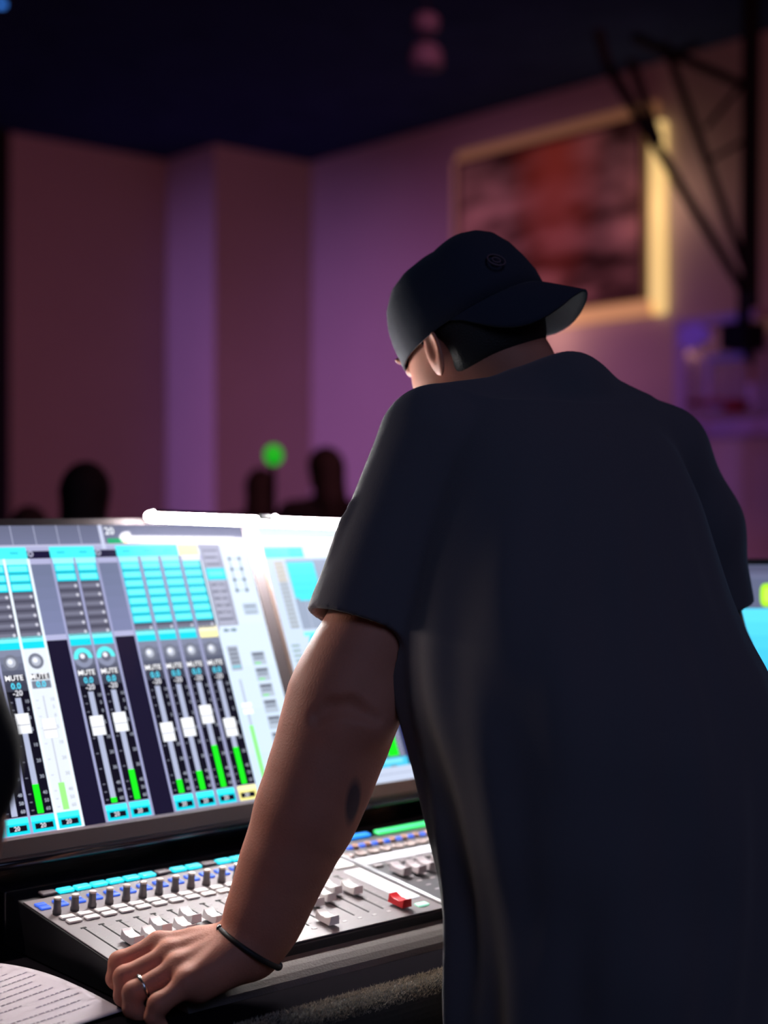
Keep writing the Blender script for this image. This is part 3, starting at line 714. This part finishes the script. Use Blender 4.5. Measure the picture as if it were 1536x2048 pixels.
for sgn in (-1, 1):               # half-round shroud over the top of each tube
    x0_, x1_ = (.018, .19) if sgn > 0 else (-.19, -.018)
    arc = [(r * math.cos(t), r * math.sin(t)) for r, ts in ((.0102, [math.radians(35 + 11 * k) for k in range(13)]), (.0090, [math.radians(167 - 11 * k) for k in range(13)])) for t in ts]
    ring_loft(bm, [[Vector((x, -y, z)) for y, z in arc] for x in (x0_, x1_)])
obj('light_housing', bm, M_black, lb)
obj('mount_arm', tube(bmesh.new(), [(0, .011, .004), (0, .045, .0), (0, .058, -.06), (0, .07, -.20)], .006, 10), M_black, lb, smooth=True)

# monitor on the right side of the desk
rm = thing('side_monitor', 'separate side monitor with a green icon at the right edge behind the man', 'monitor', tuple(W(1640, 1330, 2.3)), None, (0, 0, -math.atan2(FW[0], FW[1])))
zt = 2.3 * (1330 - 1130) / F
u = UI(); x0 = -.20; x1 = .22
u.rect(x0, -.12, x1, zt, (92, 98, 125), 0); u.grad(x0, zt - .02, x1, zt - .002, (104, 108, 138), (72, 72, 96), 1)
u.grad(x0, -.12, x1, zt - .0665, (30, 150, 225), (90, 215, 245), 1, 10)
gx = 2.3 * (1538 - 1640) / F; gz = 2.3 * (1330 - 1190) / F
for q, c in ((.018, (165, 235, 40)), (.012, (190, 245, 80))):
    u.poly([(gx + q * (abs(math.cos(a)) ** .5) * (1 if math.cos(a) > 0 else -1) * .8, gz + q * (abs(math.sin(a)) ** .6) * (1 if math.sin(a) > 0 else -1)) for a in [2 * math.pi * k / 24 for k in range(24)]], c, 2 if q > .015 else 3)
dsp = u.build('display', M_disp, rm); dsp.rotation_euler = (math.pi / 2, 0, 0); dsp.location = (0, -.003, 0)
obj('housing', B((x0 - .012, -.001, -.132), (x1 + .012, .025, zt + .009)), M_black, rm, bevel=.003)
zr = W(1640, 1330, 2.3)[2]
obj('stand_neck', B((-.025, .025, -zr + DZ + .01), (.025, .04, .0)), M_black, rm)
obj('stand_foot', B((-.11, -.04, -zr + DZ), (.11, .11, -zr + DZ + .012)), M_black, rm, bevel=.003)

# papers on the desk
pad = obj('notepad', B((0, 0, 0), (.215, .29, .006)), mat('pad_cover', (.10, .07, .10), .7), None, bevel=.001)
pad.location = (.49, 1.44, DZ + .0005); pad.rotation_euler = (0, 0, math.radians(-6))
tag(pad, 'dim purple notepad lying on the desk at the left edge behind the printed sheet', 'notepad')
sh = thing('printed_sheet', 'curling white printed sheet of paper on the desk beside the hand', 'paper', (.0, 0, 0))
# sheet given by its corners on the desk; it bows up in the middle
bm = bmesh.new(); NX, NY = 24, 24
c00 = Vector((.842, 1.262, 0)); ex = Vector((-.30, -.02, 0)); ey = Vector((-.014, .211, 0)) 
def onz(px, py, z):
    r = FW + (px - 768) / F * RT + (1024 - py) / F * UP; return Vector(CAM + r * (z - CAM[2]) / r[2])
pa = onz(248, 2012, DZ + .008); pb_ = onz(20, 1932, DZ + .010)
d1 = (pb_ - pa); d1.z = 0; Lp = d1.length; d1.normalize(); d2 = Vector((d1.y, -d1.x, 0))
if d2.dot(Vector((-FW[0], -FW[1], 0))) < 0: d2 = -d2
def sheet_pt(a, b):
    p_ = Vector((pa.x, pa.y, 0)) + d1 * (a * Lp * 1.25) + d2 * (b * .21)
    p_.z = DZ + .0015 + .012 * math.sin(math.pi * min(1, a / 1.05)) * (1 - b) ** 1.2 + .002
    return p_
gr = [[bm.verts.new(sheet_pt(i / NX, j / NY)) for j in range(NY + 1)] for i in range(NX + 1)]
for i in range(NX):
    for j in range(NY): bm.faces.new((gr[i][j], gr[i + 1][j], gr[i + 1][j + 1], gr[i][j + 1]))
so = obj('sheet', bm, mat('paper_white', (.50, .45, .49), .8), sh, smooth=True)
sm = so.modifiers.new('solid', 'SOLIDIFY'); sm.thickness = .0004; sm.offset = -1
bm = bmesh.new(); rnd2 = random.Random(5)
rows = 15
for rr in range(rows):
    a_ = .06 + rr * .064
    cols = rnd2.choice([[(.05, .22), (.34, .6)], [(.10, .8)], [(.05, .3), (.5, .75)], [(.12, .42)], [(.3, .62)]])
    for b0, b1 in cols:
        b = b0
        while b < b1:
            wl = rnd2.uniform(.012, .035)
            p = [sheet_pt(a_ * .96 + .0, b) + Vector((0, 0, .0005)), sheet_pt(a_ * .96, b + wl) + Vector((0, 0, .0005)), sheet_pt(a_ * .96 + .0075, b + wl) + Vector((0, 0, .0005)), sheet_pt(a_ * .96 + .0075, b) + Vector((0, 0, .0005))]
            bm.faces.new([bm.verts.new(v) for v in p]); b += wl + .008
obj('printed_text', bm, mat('ink', (.17, .14, .19), .8), sh)

# ------------------------------------------------------------------ the man at the console
man = thing('person', 'person in dark T-shirt and backwards black cap leaning on the console with one arm', 'person', (1.28, 1.0, 0))
def Wp(x, y, D): return W(x, y, D)
R1 = lambda px, D: px * D / F
# head frame: bowed forward
hyaw, hp_ = math.radians(8), math.radians(24)
Hf = np.array([-math.sin(hyaw) * math.cos(hp_), math.cos(hyaw) * math.cos(hp_), -math.sin(hp_)])
Hr = np.array([math.cos(hyaw), math.sin(hyaw), 0]); Hu = np.cross(Hr, Hf)
HC = Wp(942, 668, 1.86)
HR = np.stack([Hr, Hf, Hu], 1)
def H(r_, f_, u_): return HC + Hr * r_ + Hf * f_ + Hu * u_
SL = (860, 872, 1.70)
arm = [(SL, 66), ((840, 960, 1.69), 78), ((790, 1130, 1.665), 90), ((737, 1290, 1.645), 93), ((712, 1345, 1.638), 101), ((688, 1408, 1.63), 109), ((662, 1490, 1.62), 103), ((634, 1570, 1.612), 99), ((606, 1640, 1.605), 94),
       ((567, 1732, 1.597), 82), ((539, 1805, 1.59), 73), ((520, 1852, 1.585), 66), ((500, 1898, 1.58), 61)]
arm = [(Wp(*p), R1(r, p[2])) for p, r in arm]
SRp = Wp(1310, 905, 1.90)
REl = Wp(1440, 1330, 1.95); RWr = np.array([1.56, 1.40, .955])
def hand(Fd, wrist, wr_r, fingers, thumb, hair=None, palm_r=.0125, kf=.003, extra=()):
    mcps = [f[0][0] for f in fingers]
    for m_ in mcps: Fd.cap(wrist, m_, wr_r * .80, palm_r, .010)
    for a_, b_ in zip(mcps, mcps[1:]): Fd.cap(np.array(a_) * .985 + np.array(wrist) * .015, np.array(b_) * .985 + np.array(wrist) * .015, palm_r * .92, palm_r * .92, .006)
    for f in fingers: Fd.chain(f, kf, m=.015)
    Fd.chain(thumb, .005, m=.02)
def build_man():
    lo = np.array([.70, .80, .80]); hi = np.array([1.78, 1.62, 1.74])
    b = Field(lo, hi, .0026)
    b.chain(arm, .02)
    # elbow: point, creases
    b.cap(Wp(742, 1440, 1.585), Wp(765, 1405, 1.60), .010, .014, .03)
    b.chain([(Wp(635, 1432, 1.564), .0085), (Wp(660, 1416, 1.5615), .010), (Wp(700, 1414, 1.561), .010), (Wp(752, 1440, 1.5665), .0095)], .008, 'c')
    b.cap(Wp(690, 1462, 1.590), Wp(735, 1450, 1.590), .020, .020, .02)
    # hand: index, middle, ring, little finger, each curled down
    wr = arm[-1][0]
    idx = [((318, 1893, 1.590), 26), ((240, 1926, 1.578), 21.5), ((231, 1957, 1.572), 19.5), ((250, 1980, 1.572), 16.5)]
    mid = [((340, 1912, 1.568), 26), ((250, 1955, 1.552), 22), ((247, 1992, 1.548), 20), ((270, 2014, 1.552), 17)]
    rng = [((356, 1938, 1.545), 25.5), ((268, 1986, 1.528), 21.5), ((264, 2016, 1.525), 19.5), ((288, 2034, 1.528), 16.5)]
    pnk = [((374, 1968, 1.522), 24), ((318, 2010, 1.505), 20), ((306, 2034, 1.503), 18), ((322, 2052, 1.506), 15)]
    fs = [[(Wp(*p), R1(r, p[2])) for p, r in f] for f in (idx, mid, rng, pnk)]
    th = [(Wp(462, 1886, 1.605), .017), (Wp(412, 1884, 1.635), .0145), (Wp(372, 1888, 1.650), .0115), (Wp(345, 1893, 1.655), .0095)]
    hand(b, wr, arm[-1][1], fs, th)
    b.cap(Wp(470, 1915, 1.562), Wp(400, 1975, 1.535), .024, .016, .016)            # heel of the hand
    b.cap(Wp(490, 1890, 1.60), Wp(400, 1880, 1.60), .024, .014, .016)
    for f in fs:                                                                    # knuckles and tendons
        m_ = f[0][0]; b.ell(m_ + np.array([0, 0, .0030]), (.0115, .0115, .010), k=.010)
        b.cap(m_ + np.array([0, 0, .0075]), m_ * .35 + wr * .65 + np.array([0, 0, .019]), .0040, .002, .011)
        b.ell(f[1][0] + np.array([0, 0, .0015]), (.0112, .0112, .0105), k=.006)
    # right arm resting on the console, out of sight
    b.chain([(SRp, .055), ((SRp + REl) / 2, .05), (REl, .044), ((REl * .5 + RWr * .5), .042), (RWr, .029)], .02)
    rf = []
    for k, (dx, L) in enumerate(((-.036, .9), (-.012, 1.0), (.012, .95), (.036, .75))):
        m_ = RWr + np.array([dx, .085, -.025]); rf.append([(m_, .011), (m_ + np.array([dx * .2, .040 * L, .004]), .009), (m_ + np.array([dx * .3, .062 * L, -.010]), .008), (m_ + np.array([dx * .3, .072 * L, -.022]), .007)])
    hand(b, RWr, .028, rf, [(RWr + np.array([-.02, .02, -.008]), .015), (RWr + np.array([-.05, .05, -.025]), .012), (RWr + np.array([-.062, .08, -.032]), .010), (RWr + np.array([-.062, .10, -.038]), .008)])
    # torso, neck, head
    nk = Wp(1095, 830, 1.83); ctr = (arm[0][0] + SRp) / 2 + FW * .02 - np.array([0, 0, .02])
    b.cap(arm[0][0], ctr, .040, .05, .02); b.cap(SRp, ctr, .045, .05, .02); b.cap(ctr, nk, .05, .040, .02)
    b.chain([(Wp(1110, 990, 1.77), .080), (Wp(1160, 1300, 1.68), .11), (Wp(1230, 1700, 1.58), .115), (Wp(1250, 1960, 1.56), .115)], .04)
    b.cap(nk, Wp(1010, 735, 1.84), .044, .054, .02); b.cap(Wp(1010, 735, 1.84), H(0, -.02, -.03), .058, .06, .02)
    b.ell(H(0, -.002, .006), (.074, .088, .086), HR, .015)
    b.ell(H(0, .030, -.045), (.062, .068, .070), HR, .02)        # face and jaw
    b.ell(H(0, .055, -.100), (.030, .026, .022), HR, .02)        # chin
    b.cap(H(0, .088, -.015), H(0, .112, -.045), .007, .011, .01)  # nose
    b.cap(H(-.022, .090, -.080), H(.022, .090, -.080), .006, .006, .006)   # lips
    b.cap(H(-.022, .0965, -.0835), H(.022, .0965, -.0835), .002, .002, .003, 'c')
    for s_ in (-1, 1):
        b.ell(H(s_ * .030, .086, -.012), (.016, .010, .010), HR, .008, 'c'); b.ell(H(s_ * .030, .079, -.012), (.012, .010, .009), HR, .003)
        b.ell(H(s_ * .030, .088, .006), (.018, .006, .005), HR, .008)
        E = np.array(HR); a_ = s_ * .5; Rr = np.array([[math.cos(a_), -math.sin(a_), 0], [math.sin(a_), math.cos(a_), 0], [0, 0, 1]])
        b.ell(H(s_ * .080, .006, -.028), (.0055, .019, .033), HR @ Rr, .005); b.ell(H(s_ * .087, .004, -.024), (.006, .010, .018), HR @ Rr, .004, 'c')
    o = b.mesh('body', M_skin, man)
    return fs
FS = build_man()

bm = bmesh.new(); rh = np.random.RandomState(11)          # fine hair along the forearm
seg = arm[3:-1]
for _ in range(2600):
    i = rh.randint(len(seg) - 1); t = rh.uniform(); (a0_, ra_), (a1_, rb_) = seg[i], seg[i + 1]
    ax_ = (a1_ - a0_) / np.linalg.norm(a1_ - a0_); u_ = np.cross(ax_, [0, 0, 1]); u_ /= np.linalg.norm(u_); v_ = np.cross(ax_, u_)
    an = rh.uniform(0, 2 * math.pi); n_ = u_ * math.cos(an) + v_ * math.sin(an)
    p0 = a0_ * (1 - t) + a1_ * t + n_ * (ra_ * (1 - t) + rb_ * t - .0012); L_ = rh.uniform(.004, .008)
    p1 = p0 + n_ * L_ * .55 + ax_ * L_ * .7 + rh.normal(0, .0009, 3); sd_ = np.cross(n_, ax_) * .00012
    bm.faces.new([bm.verts.new(Vector(q)) for q in (p0 - sd_, p0 + sd_, p1)])
tag(obj('arm_hair', bm, mat('arm_hair_brown', (.20, .10, .05), .6), man, world=True), kind='stuff')

# T-shirt as a thin hollow cloth
def torso_rows():
    rows = []
    for y, xl, xr, D, k in ((812, 905, 1270, 1.79, .60), (850, 870, 1320, 1.78, .62), (900, 845, 1362, 1.77, .64), (1000, 825, 1405, 1.75, .68), (1100, 815, 1432, 1.72, .72), (1200, 806, 1462, 1.69, .76), (1290, 803, 1500, 1.66, .78),
                            (1350, 806, 1535, 1.645, .8), (1405, 815, 1550, 1.63, .8), (1458, 832, 1562, 1.615, .8), (1542, 855, 1575, 1.60, .8), (1645, 878, 1585, 1.58, .8), (1751, 898, 1594, 1.57, .8), (1866, 906, 1600, 1.555, .8),
                            (1960, 912, 1605, 1.55, .78), (2048, 922, 1610, 1.545, .78), (2130, 926, 1612, 1.54, .78)):
        c = Wp((xl + xr) / 2, y, D); h = (xr - xl) / 2 * D / F; A = h / math.sqrt(.7576 ** 2 + (k * .6527) ** 2)
        rows.append((c[2], c[0], c[1], A, A * k))
    return rows
def build_shirt():
    lo = (.95, .76, .77); hi = (1.86, 1.46, 1.56)
    f = Field(lo, hi, .003)
    def fold(th, Z):
        t = np.clip((1.36 - Z) / .45, 0, 1)
        front = np.exp(-((np.where(th < -2, th + 2 * math.pi, th) - 2.75) / .62) ** 2)
        th2 = np.where(th > 2, th - 2 * math.pi, th); back = np.exp(-((th2 + 2.2) / 1.2) ** 2)
        d = front * t * (.0075 * np.sin(11 * np.where(th < -2, th + 2 * math.pi, th) + 5.5 * (Z - 1)) + .003 * np.sin(27 * th - 9 * Z))
        d = d + back * (.0045 * np.sin(7 * th2 + 16 * Z) * np.sin(9 * Z - 2.0 * th2 + 1) + .002 * np.sin(17 * th2 - 24 * Z)) * np.clip((1.42 - Z) / .12, .15, 1) + .0025 * np.sin(30 * Z + 4 * th) * np.clip((1.15 - Z) / .3, 0, 1) * front
        return d
    f.stack(torso_rows(), .03, 2.3, fold)
    a0 = Wp(868, 858, 1.71); nkb = Wp(1060, 815, 1.79)
    f.cap(a0, nkb, R1(88, 1.71), R1(72, 1.79), .03)
    hump = Wp(1140, 788, 1.80)
    f.cap(SRp, hump, R1(96, 1.9), R1(70, 1.8), .03)
    f.cap(nkb, hump, R1(72, 1.79), R1(76, 1.8), .03)
    sl_ = Field(lo, hi, .003)
    s0 = Wp(853, 892, 1.70); h0 = Wp(728, 1258, 1.645); ax = (h0 - s0); L1 = np.linalg.norm(ax); ax /= L1
    sl_.cap(s0, h0 + ax * .03, R1(100, 1.70), R1(121, 1.65), .025)
    sl_.cap(s0 + ax * .14, s0 + ax * .22, .052, .054, .02)
    r0 = Wp(1322, 915, 1.90); r1 = Wp(1383, 1060, 1.925); r2 = Wp(1405, 1215, 1.94); ax2 = (r2 - r1) / np.linalg.norm(r2 - r1)
    sl_.chain([(r0, R1(96, 1.9)), (r1, R1(97, 1.92)), (r2 + ax2 * .03, R1(104, 1.94))], .025)
    # small drag folds on the left sleeve
    for k, (xa, ya, xb, yb, r) in enumerate(((690, 1045, 655, 1165, .0045), (705, 1010, 672, 1120, .003), (650, 1180, 640, 1205, .004), (800, 1180, 830, 1240, .004))):
        sl_.cap(Wp(xa, ya, 1.655), Wp(xb, yb, 1.64), r, r * .6, .012)
    T = .0085
    gx = (f.lo[0] + f.h * np.arange(f.n[0]))[:, None, None]; gy = (f.lo[1] + f.h * np.arange(f.n[1]))[None, :, None]; gz = (f.lo[2] + f.h * np.arange(f.n[2]))[None, None, :]
    def plane(P, N): return ((gx - P[0]) * N[0] + (gy - P[1]) * N[1] + (gz - P[2]) * N[2]).astype(np.float32)
    def near(P, A, r=.115, L=.10):
        t = plane(P, A); d2 = (gx - P[0]) ** 2 + (gy - P[1]) ** 2 + (gz - P[2]) ** 2 - t ** 2
        return (d2 < r * r) & (np.abs(t) < L)
    slv = sl_.f; cutS = slv
    for P, A in ((h0, ax), (r2, ax2)): cutS = np.where(near(P, A), np.maximum(cutS, plane(P, A)), cutS)
    def smin(a, b, k): h = np.clip(.5 + .5 * (a - b) / k, 0, 1); return a + (b - a) * h - k * h * (1 - h)
    outer = np.maximum(smin(f.f, cutS, .02), .800 - gz)
    inner = smin(f.f, slv, .02) + T
    bk = Wp(1112, 706, 1.80); cn = np.array([1.309, 1.301, 1.521]); nn = np.array([0, .35, .937])
    dn = np.maximum(np.sqrt((gx - cn[0]) ** 2 + (gy - cn[1]) ** 2) - .062, -plane(cn, nn))
    f.f = np.maximum(np.maximum(outer, -inner), -dn).astype(np.float32)
    f.f[:2] = .05; f.f[-2:] = .05; f.f[:, :2] = .05; f.f[:, -2:] = .05; f.f[:, :, :2] = .05; f.f[:, :, -2:] = .05
    o = f.mesh('t_shirt', M_shirt, man, 2)
build_shirt()
# trousers and shoes
def build_trousers(parent, hipc, feet, mt=M_jean, h=.008, zt=.96, hw=.155, hd=.11):
    lo = np.array([min(hipc[0] - .25, feet[0][0] - .15, feet[1][0] - .15), min(hipc[1], feet[0][1], feet[1][1]) - .25, .0]); hi = np.array([max(hipc[0] + .25, feet[1][0] + .15), max(hipc[1], feet[0][1], feet[1][1]) + .22, zt + .05])
    f = Field(lo, hi, h)
    f.stack([(zt, hipc[0], hipc[1], hw, hd), (zt - .1, hipc[0], hipc[1] - .01, hw * 1.05, hd * 1.08), (zt - .20, hipc[0], hipc[1] - .01, hw * 1.05, hd * 1.05)], .03)
    for s_, ft in zip((-1, 1), feet):
        hp2 = np.array([hipc[0] + s_ * hw * .5, hipc[1], zt - .17]); kn = (hp2 + np.array([ft[0], ft[1], .08])) / 2 + np.array([0, .03, .02])
        f.chain([(hp2, .088), (kn, .064), (np.array([ft[0], ft[1], .10]), .058), (np.array([ft[0], ft[1], .05]), .060)], .03)
    f.mesh('trousers', mt, parent, 2)
    for ft in feet:
        g = Field((ft[0] - .08, ft[1] - .12, -.01), (ft[0] + .08, ft[1] + .24, .14), .005)
        g.ell((ft[0], ft[1] + .05, .035), (.045, .135, .035)); g.ell((ft[0], ft[1] - .02, .06), (.04, .06, .055))
        g.stack([(.002, ft[0], ft[1] + .05, .046, .138), (.02, ft[0], ft[1] + .05, .046, .138)], .01)
        g.mesh('shoe', M_shoe, parent, 1)
hc = Wp(1255, 1960, 1.56)
build_trousers(man, hc, [(hc[0] - .12, hc[1] - .03), (hc[0] + .12, hc[1] - .06)], zt=.93)
# short hair under the cap
g = Field(HC - .16, HC + .16, .003)
g.ell(H(0, -.008, -.008), (.0785, .0885, .083), HR, .01)
g.ell(H(0, .075, -.05), (.12, .06, .12), HR, .01, 'c')
g.ell(H(0, -.02, -.135), (.12, .12, .080), HR, .012, 'c')
for s_ in (-1, 1): g.ell(H(s_ * .09, .012, -.045), (.03, .030, .045), HR, .01, 'c')
g.mesh('hair', M_hair, man)
# backwards cap: structured crown, brim over the nape, top button, round badge
cyw = hyaw + math.radians(20)
Cf = np.array([-math.sin(cyw) * math.cos(hp_), math.cos(cyw) * math.cos(hp_), -math.sin(hp_)]); Cr = np.array([math.cos(cyw), math.sin(cyw), 0]); Cu = np.cross(Cr, Cf)
def HK(r_, f_, u_): return HC + Cr * r_ + Cf * f_ + Cu * u_
def cap_mesh():
    bm = bmesh.new(); N = 40; rings = []
    prof = [(0.0, 1.0), (.02, 1.01), (.040, .99), (.060, .93), (.078, .80), (.088, .64), (.096, .42), (.101, .18), (.102, .04)]
    for k, (u_, s_) in enumerate(prof):
        ring = []
        for i in range(N):
            a_ = 2 * math.pi * i / N
            r_, f_ = .0865 * math.cos(a_) * s_, .098 * math.sin(a_) * s_
            seam = .0012 * abs(math.cos(3 * a_)) ** 8
            back = max(0, -math.sin(a_))
            uu = u_ * (1 + .05 * back) + .010 * back * (k / 8) * (1 - (k / 8) ** 3) + (.0 if k else -.012 * max(0, math.sin(a_)))
            if math.sin(a_) < 0: f_ *= 1 - .13 * back * math.sin(math.pi * k / 8) ** 1.5
            ring.append(Vector(HK(r_ * (1 - seam * 8), f_ * (1 - seam * 8) - .006 - .10 * u_ * .12, uu + .006 + .012 * back * (1 - k / 8))))
        rings.append(ring)
    ring_loft(bm, rings, cap=False); bm.faces.new([v for v in bm.verts[-N:]])
    return bm
o = obj('cap', cap_mesh(), M_cap, man, smooth=True, world=True)
sd = o.modifiers.new('s', 'SOLIDIFY'); sd.thickness = .003; sd.offset = 1
capo = o
bm = bmesh.new(); NB = 32; rings = []
bd_ = -Cf * np.array([1, 1, 0]); bd_ /= np.linalg.norm(bd_)
for i in range(NB + 1):
    a_ = math.radians(176 + 188 * i / NB); back = max(0, -math.sin(a_)); L = .002 + .055 * back ** .5
    r0_, f0_ = .0875 * math.cos(a_), .099 * math.sin(a_) - .006
    base = HK(r0_, f0_, .008 + .011 * back)
    rings.append([Vector(base + bd_ * L * t + Cr * r0_ * .12 * t * back + np.array([0, 0, -(.22 * L + (10.0 if r0_ < 0 else 7.0) * r0_ ** 2 * back) * t ** 1.15])) for t in [j / 8 for j in range(9)]])
ring_loft(bm, rings, cap=False, closed=False)
o = obj('cap_brim', bm, M_cap, man, smooth=True, world=True); sd = o.modifiers.new('s', 'SOLIDIFY'); sd.thickness = .003

g = Field(H(0, -.018, .112) - .02, H(0, -.018, .112) + .02, .002); g.ell(H(0, -.0075, .1105), (.007, .007, .0035), HR); g.mesh('cap_button', M_cap, man)
bm = bmesh.new(); bc = Vector(HK(-.066, -.080, .050)); bn = Vector(Cr * -.50 + Cf * -.68 + Cu * .45).normalized(); bu = bn.orthogonal().normalized(); bv = bn.cross(bu)
for r_ in (.011, .005): tube(bm, [bc + (bu * math.cos(t) + bv * math.sin(t)) * r_ for t in [2 * math.pi * k / 20 for k in range(20)]], .0012, 6, closed=True)
obj('cap_badge', bm, mat('badge_thread', (.12, .07, .09), .7), man, smooth=True, world=True)
# bracelet and wedding ring
def around(p, d, r, n=36, tilt=None):
    d = Vector(d).normalized(); u_ = d.orthogonal().normalized(); v_ = d.cross(u_); return [Vector(p) + (u_ * math.cos(t) + v_ * math.sin(t)) * r for t in [2 * math.pi * k / n for k in range(n)]]
bp = Wp(501, 1896, 1.58); bd = arm[-1][0] - arm[-3][0]
ea = Wp(442, 1856, 1.582); eb = Wp(556, 1932, 1.577); e1 = Vector((eb - ea) / 2) * 1.04; bc = Vector((ea + eb) / 2); e2 = Vector(bd).normalized().cross(e1).normalized() * (e1.length * 1.12)
loop = [bc + e1 * math.cos(t) + e2 * math.sin(t) for t in [2 * math.pi * k / 40 for k in range(40)]]
br = obj('bracelet', tube(bmesh.new(), loop, .0030, 10, closed=True), mat('cord_black', (.008, .008, .010), .6), man, smooth=True, world=True)
ce = loop[19] * .5 + loop[18] * .5 if (loop[18] - Vector(CAM)).length < (loop[22] - Vector(CAM)).length else loop[22]
cdir = (loop[20] - loop[18]).normalized()
k_ = obj('bracelet_clasp', tube(bmesh.new(), [ce - cdir * .005, ce + cdir * .005], .0042, 12), M_chrome, man, smooth=True, world=True)
g = Field(np.array(eb) - .02, np.array(eb) + .02, .002); g.ell(eb, (.0055, .0055, .0055)); g.mesh('bracelet_knot', MATS['cord_black'], man)
fa, fb = FS[2][0][0], FS[2][1][0]; rp = fa * .22 + fb * .78
prof = around(rp, fb - fa, .0128)
obj('wedding_ring', tube(bmesh.new(), prof, .0021, 8, closed=True), M_chrome, man, smooth=True, world=True)

# ------------------------------------------------------------------ other people
def figure(name, label, loc, group=None, h=.009, shirt=M_cloth, hair_long=False, elbow_out=0.0, raise_f=.0, fwd=(0, 1)):
    root = thing(name, label, 'person', (0, 0, 0), group)
    b = Field((-.42, -.32, .80), (.42, .50, 1.76), h)
    for s_ in (-1, 1):
        sh_ = np.array([s_ * .185, 0, 1.42]); el = np.array([s_ * (.25 + elbow_out), .02 + raise_f, 1.13]); wr = np.array([s_ * .20, .22, 1.03]); b.chain([(sh_, .055), (el, .044), (wr, .029)], .02)
        fs = []
        for k in range(4):
            m_ = wr + np.array([-s_ * .01, .075, (k - 1.5) * .021 - .01]); fs.append([(m_, .011), (m_ + np.array([-s_ * .012, .04, -.004]), .0095), (m_ + np.array([-s_ * .03, .052, -.008]), .009), (m_ + np.array([-s_ * .045, .045, -.010]), .008)])
        hand(b, wr, .028, fs, [(wr + np.array([-s_ * .01, .02, .02]), .014), (wr + np.array([-s_ * .03, .05, .04]), .012), (wr + np.array([-s_ * .04, .075, .045]), .010), (wr + np.array([-s_ * .045, .095, .045]), .009)])
    b.stack([(1.44, 0, 0, .13, .075), (1.30, 0, .0, .165, .10), (1.0, 0, 0, .15, .105), (.88, 0, 0, .16, .11)], .03)
    b.cap((0, -.01, 1.42), (0, .01, 1.54), .06, .052, .02)
    b.ell((0, 0, 1.66), (.076, .096, .095)); b.ell((0, .035, 1.60), (.06, .065, .07), k=.02); b.cap((0, .10, 1.63), (0, .115, 1.60), .008, .011, .01)
    for s_ in (-1, 1): b.ell((s_ * .078, 0, 1.62), (.008, .018, .03), k=.006); b.ell((s_ * .03, .094, 1.635), (.014, .01, .009), k=.006, op='c')
    b.mesh('body', M_skin, root)
    f = Field((-.46, -.30, .86), (.46, .34, 1.56), h)
    f.stack([(1.44, 0, 0, .15, .095), (1.30, 0, .0, .19, .125), (1.0, 0, 0, .18, .13), (.88, 0, 0, .19, .135)], .03)
    for s_ in (-1, 1):
        sh_ = np.array([s_ * .185, 0, 1.42]); el = np.array([s_ * (.25 + elbow_out), .02 + raise_f, 1.13]); hm = sh_ * .18 + el * .82; f.chain([(sh_, .072), (hm, .078)], .02)
        f.cap(sh_, (0, -.01, 1.46), .068, .07, .03)
    f.ell((0, .01, 1.55), (.07, .075, .065), k=.01, op='c')
    f.mesh('shirt', shirt, root)
    g = Field((-.16, -.20, 1.20), (.16, .16, 1.80), h)
    g.ell((0, -.006, 1.675), (.088, .105, .098)); 
    if hair_long: g.chain([((0, -.04, 1.65), .085), ((0, -.06, 1.50), .082), ((0, -.07, 1.38), .060)], .03)
    g.ell((0, .11, 1.60), (.075, .09, .095), k=.01, op='c')
    g.mesh('hair', M_hair, root)
    build_trousers(root, np.array([0, 0, 0]), [(-.10, .0), (.10, .0)], h=.012)
    root.location = loc[:3]; root.rotation_euler = (0, 0, loc[3])
    return root
aud = figure('person', 'person with long dark hair seen from behind beyond the left touchscreen', (0, 0, 0, 0), 'people in the room', hair_long=True)
def stand(o, px, ytop, D, rot):
    p_ = W(px, 1024, D); zt_ = W(px, ytop, D)[2]; s_ = zt_ / 1.773; o.location = (p_[0], p_[1], 0); o.scale = (s_, s_, s_); o.rotation_euler = (0, 0, rot)
stand(aud, 172, 922, 4.6, math.radians(-40))
for px, yt, D, rot, lb_ in ((58, 1010, 5.4, -.5, 'shorter dark-haired person, just the crown showing above the left touchscreen edge'),
                            (522, 935, 8.0, -.8, 'distant dark-haired person standing under the small green light'),
                            (650, 892, 7.2, -.2, 'dark-haired person standing beyond the light bar, next to the man sleeve')):
    c = copy_tree(aud); c['label'] = lb_; stand(c, px, yt, D, rot)
nb = figure('person', 'person at the left edge, only a dark sleeve and elbow in front of the touchscreen', (0, 0, 0, 0), None, h=.006, elbow_out=.06, raise_f=.03)
nb.location = (.180, 1.062, -.02); nb.rotation_euler = (0, 0, math.radians(-4))

# green indicator on a thin stand
gpnt = W(547, 910, 6.3)
gs = thing('signal_light', 'small round green signal light on a thin stand in the dark audience area', 'light', (gpnt[0], gpnt[1], 0))
obj('stand_pole', tube(bmesh.new(), [(0, 0, .02), (0, 0, gpnt[2] - .02)], .010, 10), M_truss, gs)
obj('stand_base', lathe(bmesh.new(), [(.14, 0), (.14, .012), (.03, .025)], 24), M_truss, gs)
obj('lamp_case', lathe(bmesh.new(), [(.012, -.025), (.016, -.02), (.016, .02), (.012, .025)], 16, Matrix.Translation((0, .02, gpnt[2]))), M_truss, gs)
g = Field(gpnt - .06, gpnt + .06, .004); g.ell(gpnt + np.array([-.004, -.006, 0]), (.044, .030, .044)); g.mesh('lamp_lens', mat('green_lens', (.02, .3, .02), .3, emit=(.004, .40, .012), es=1), gs)
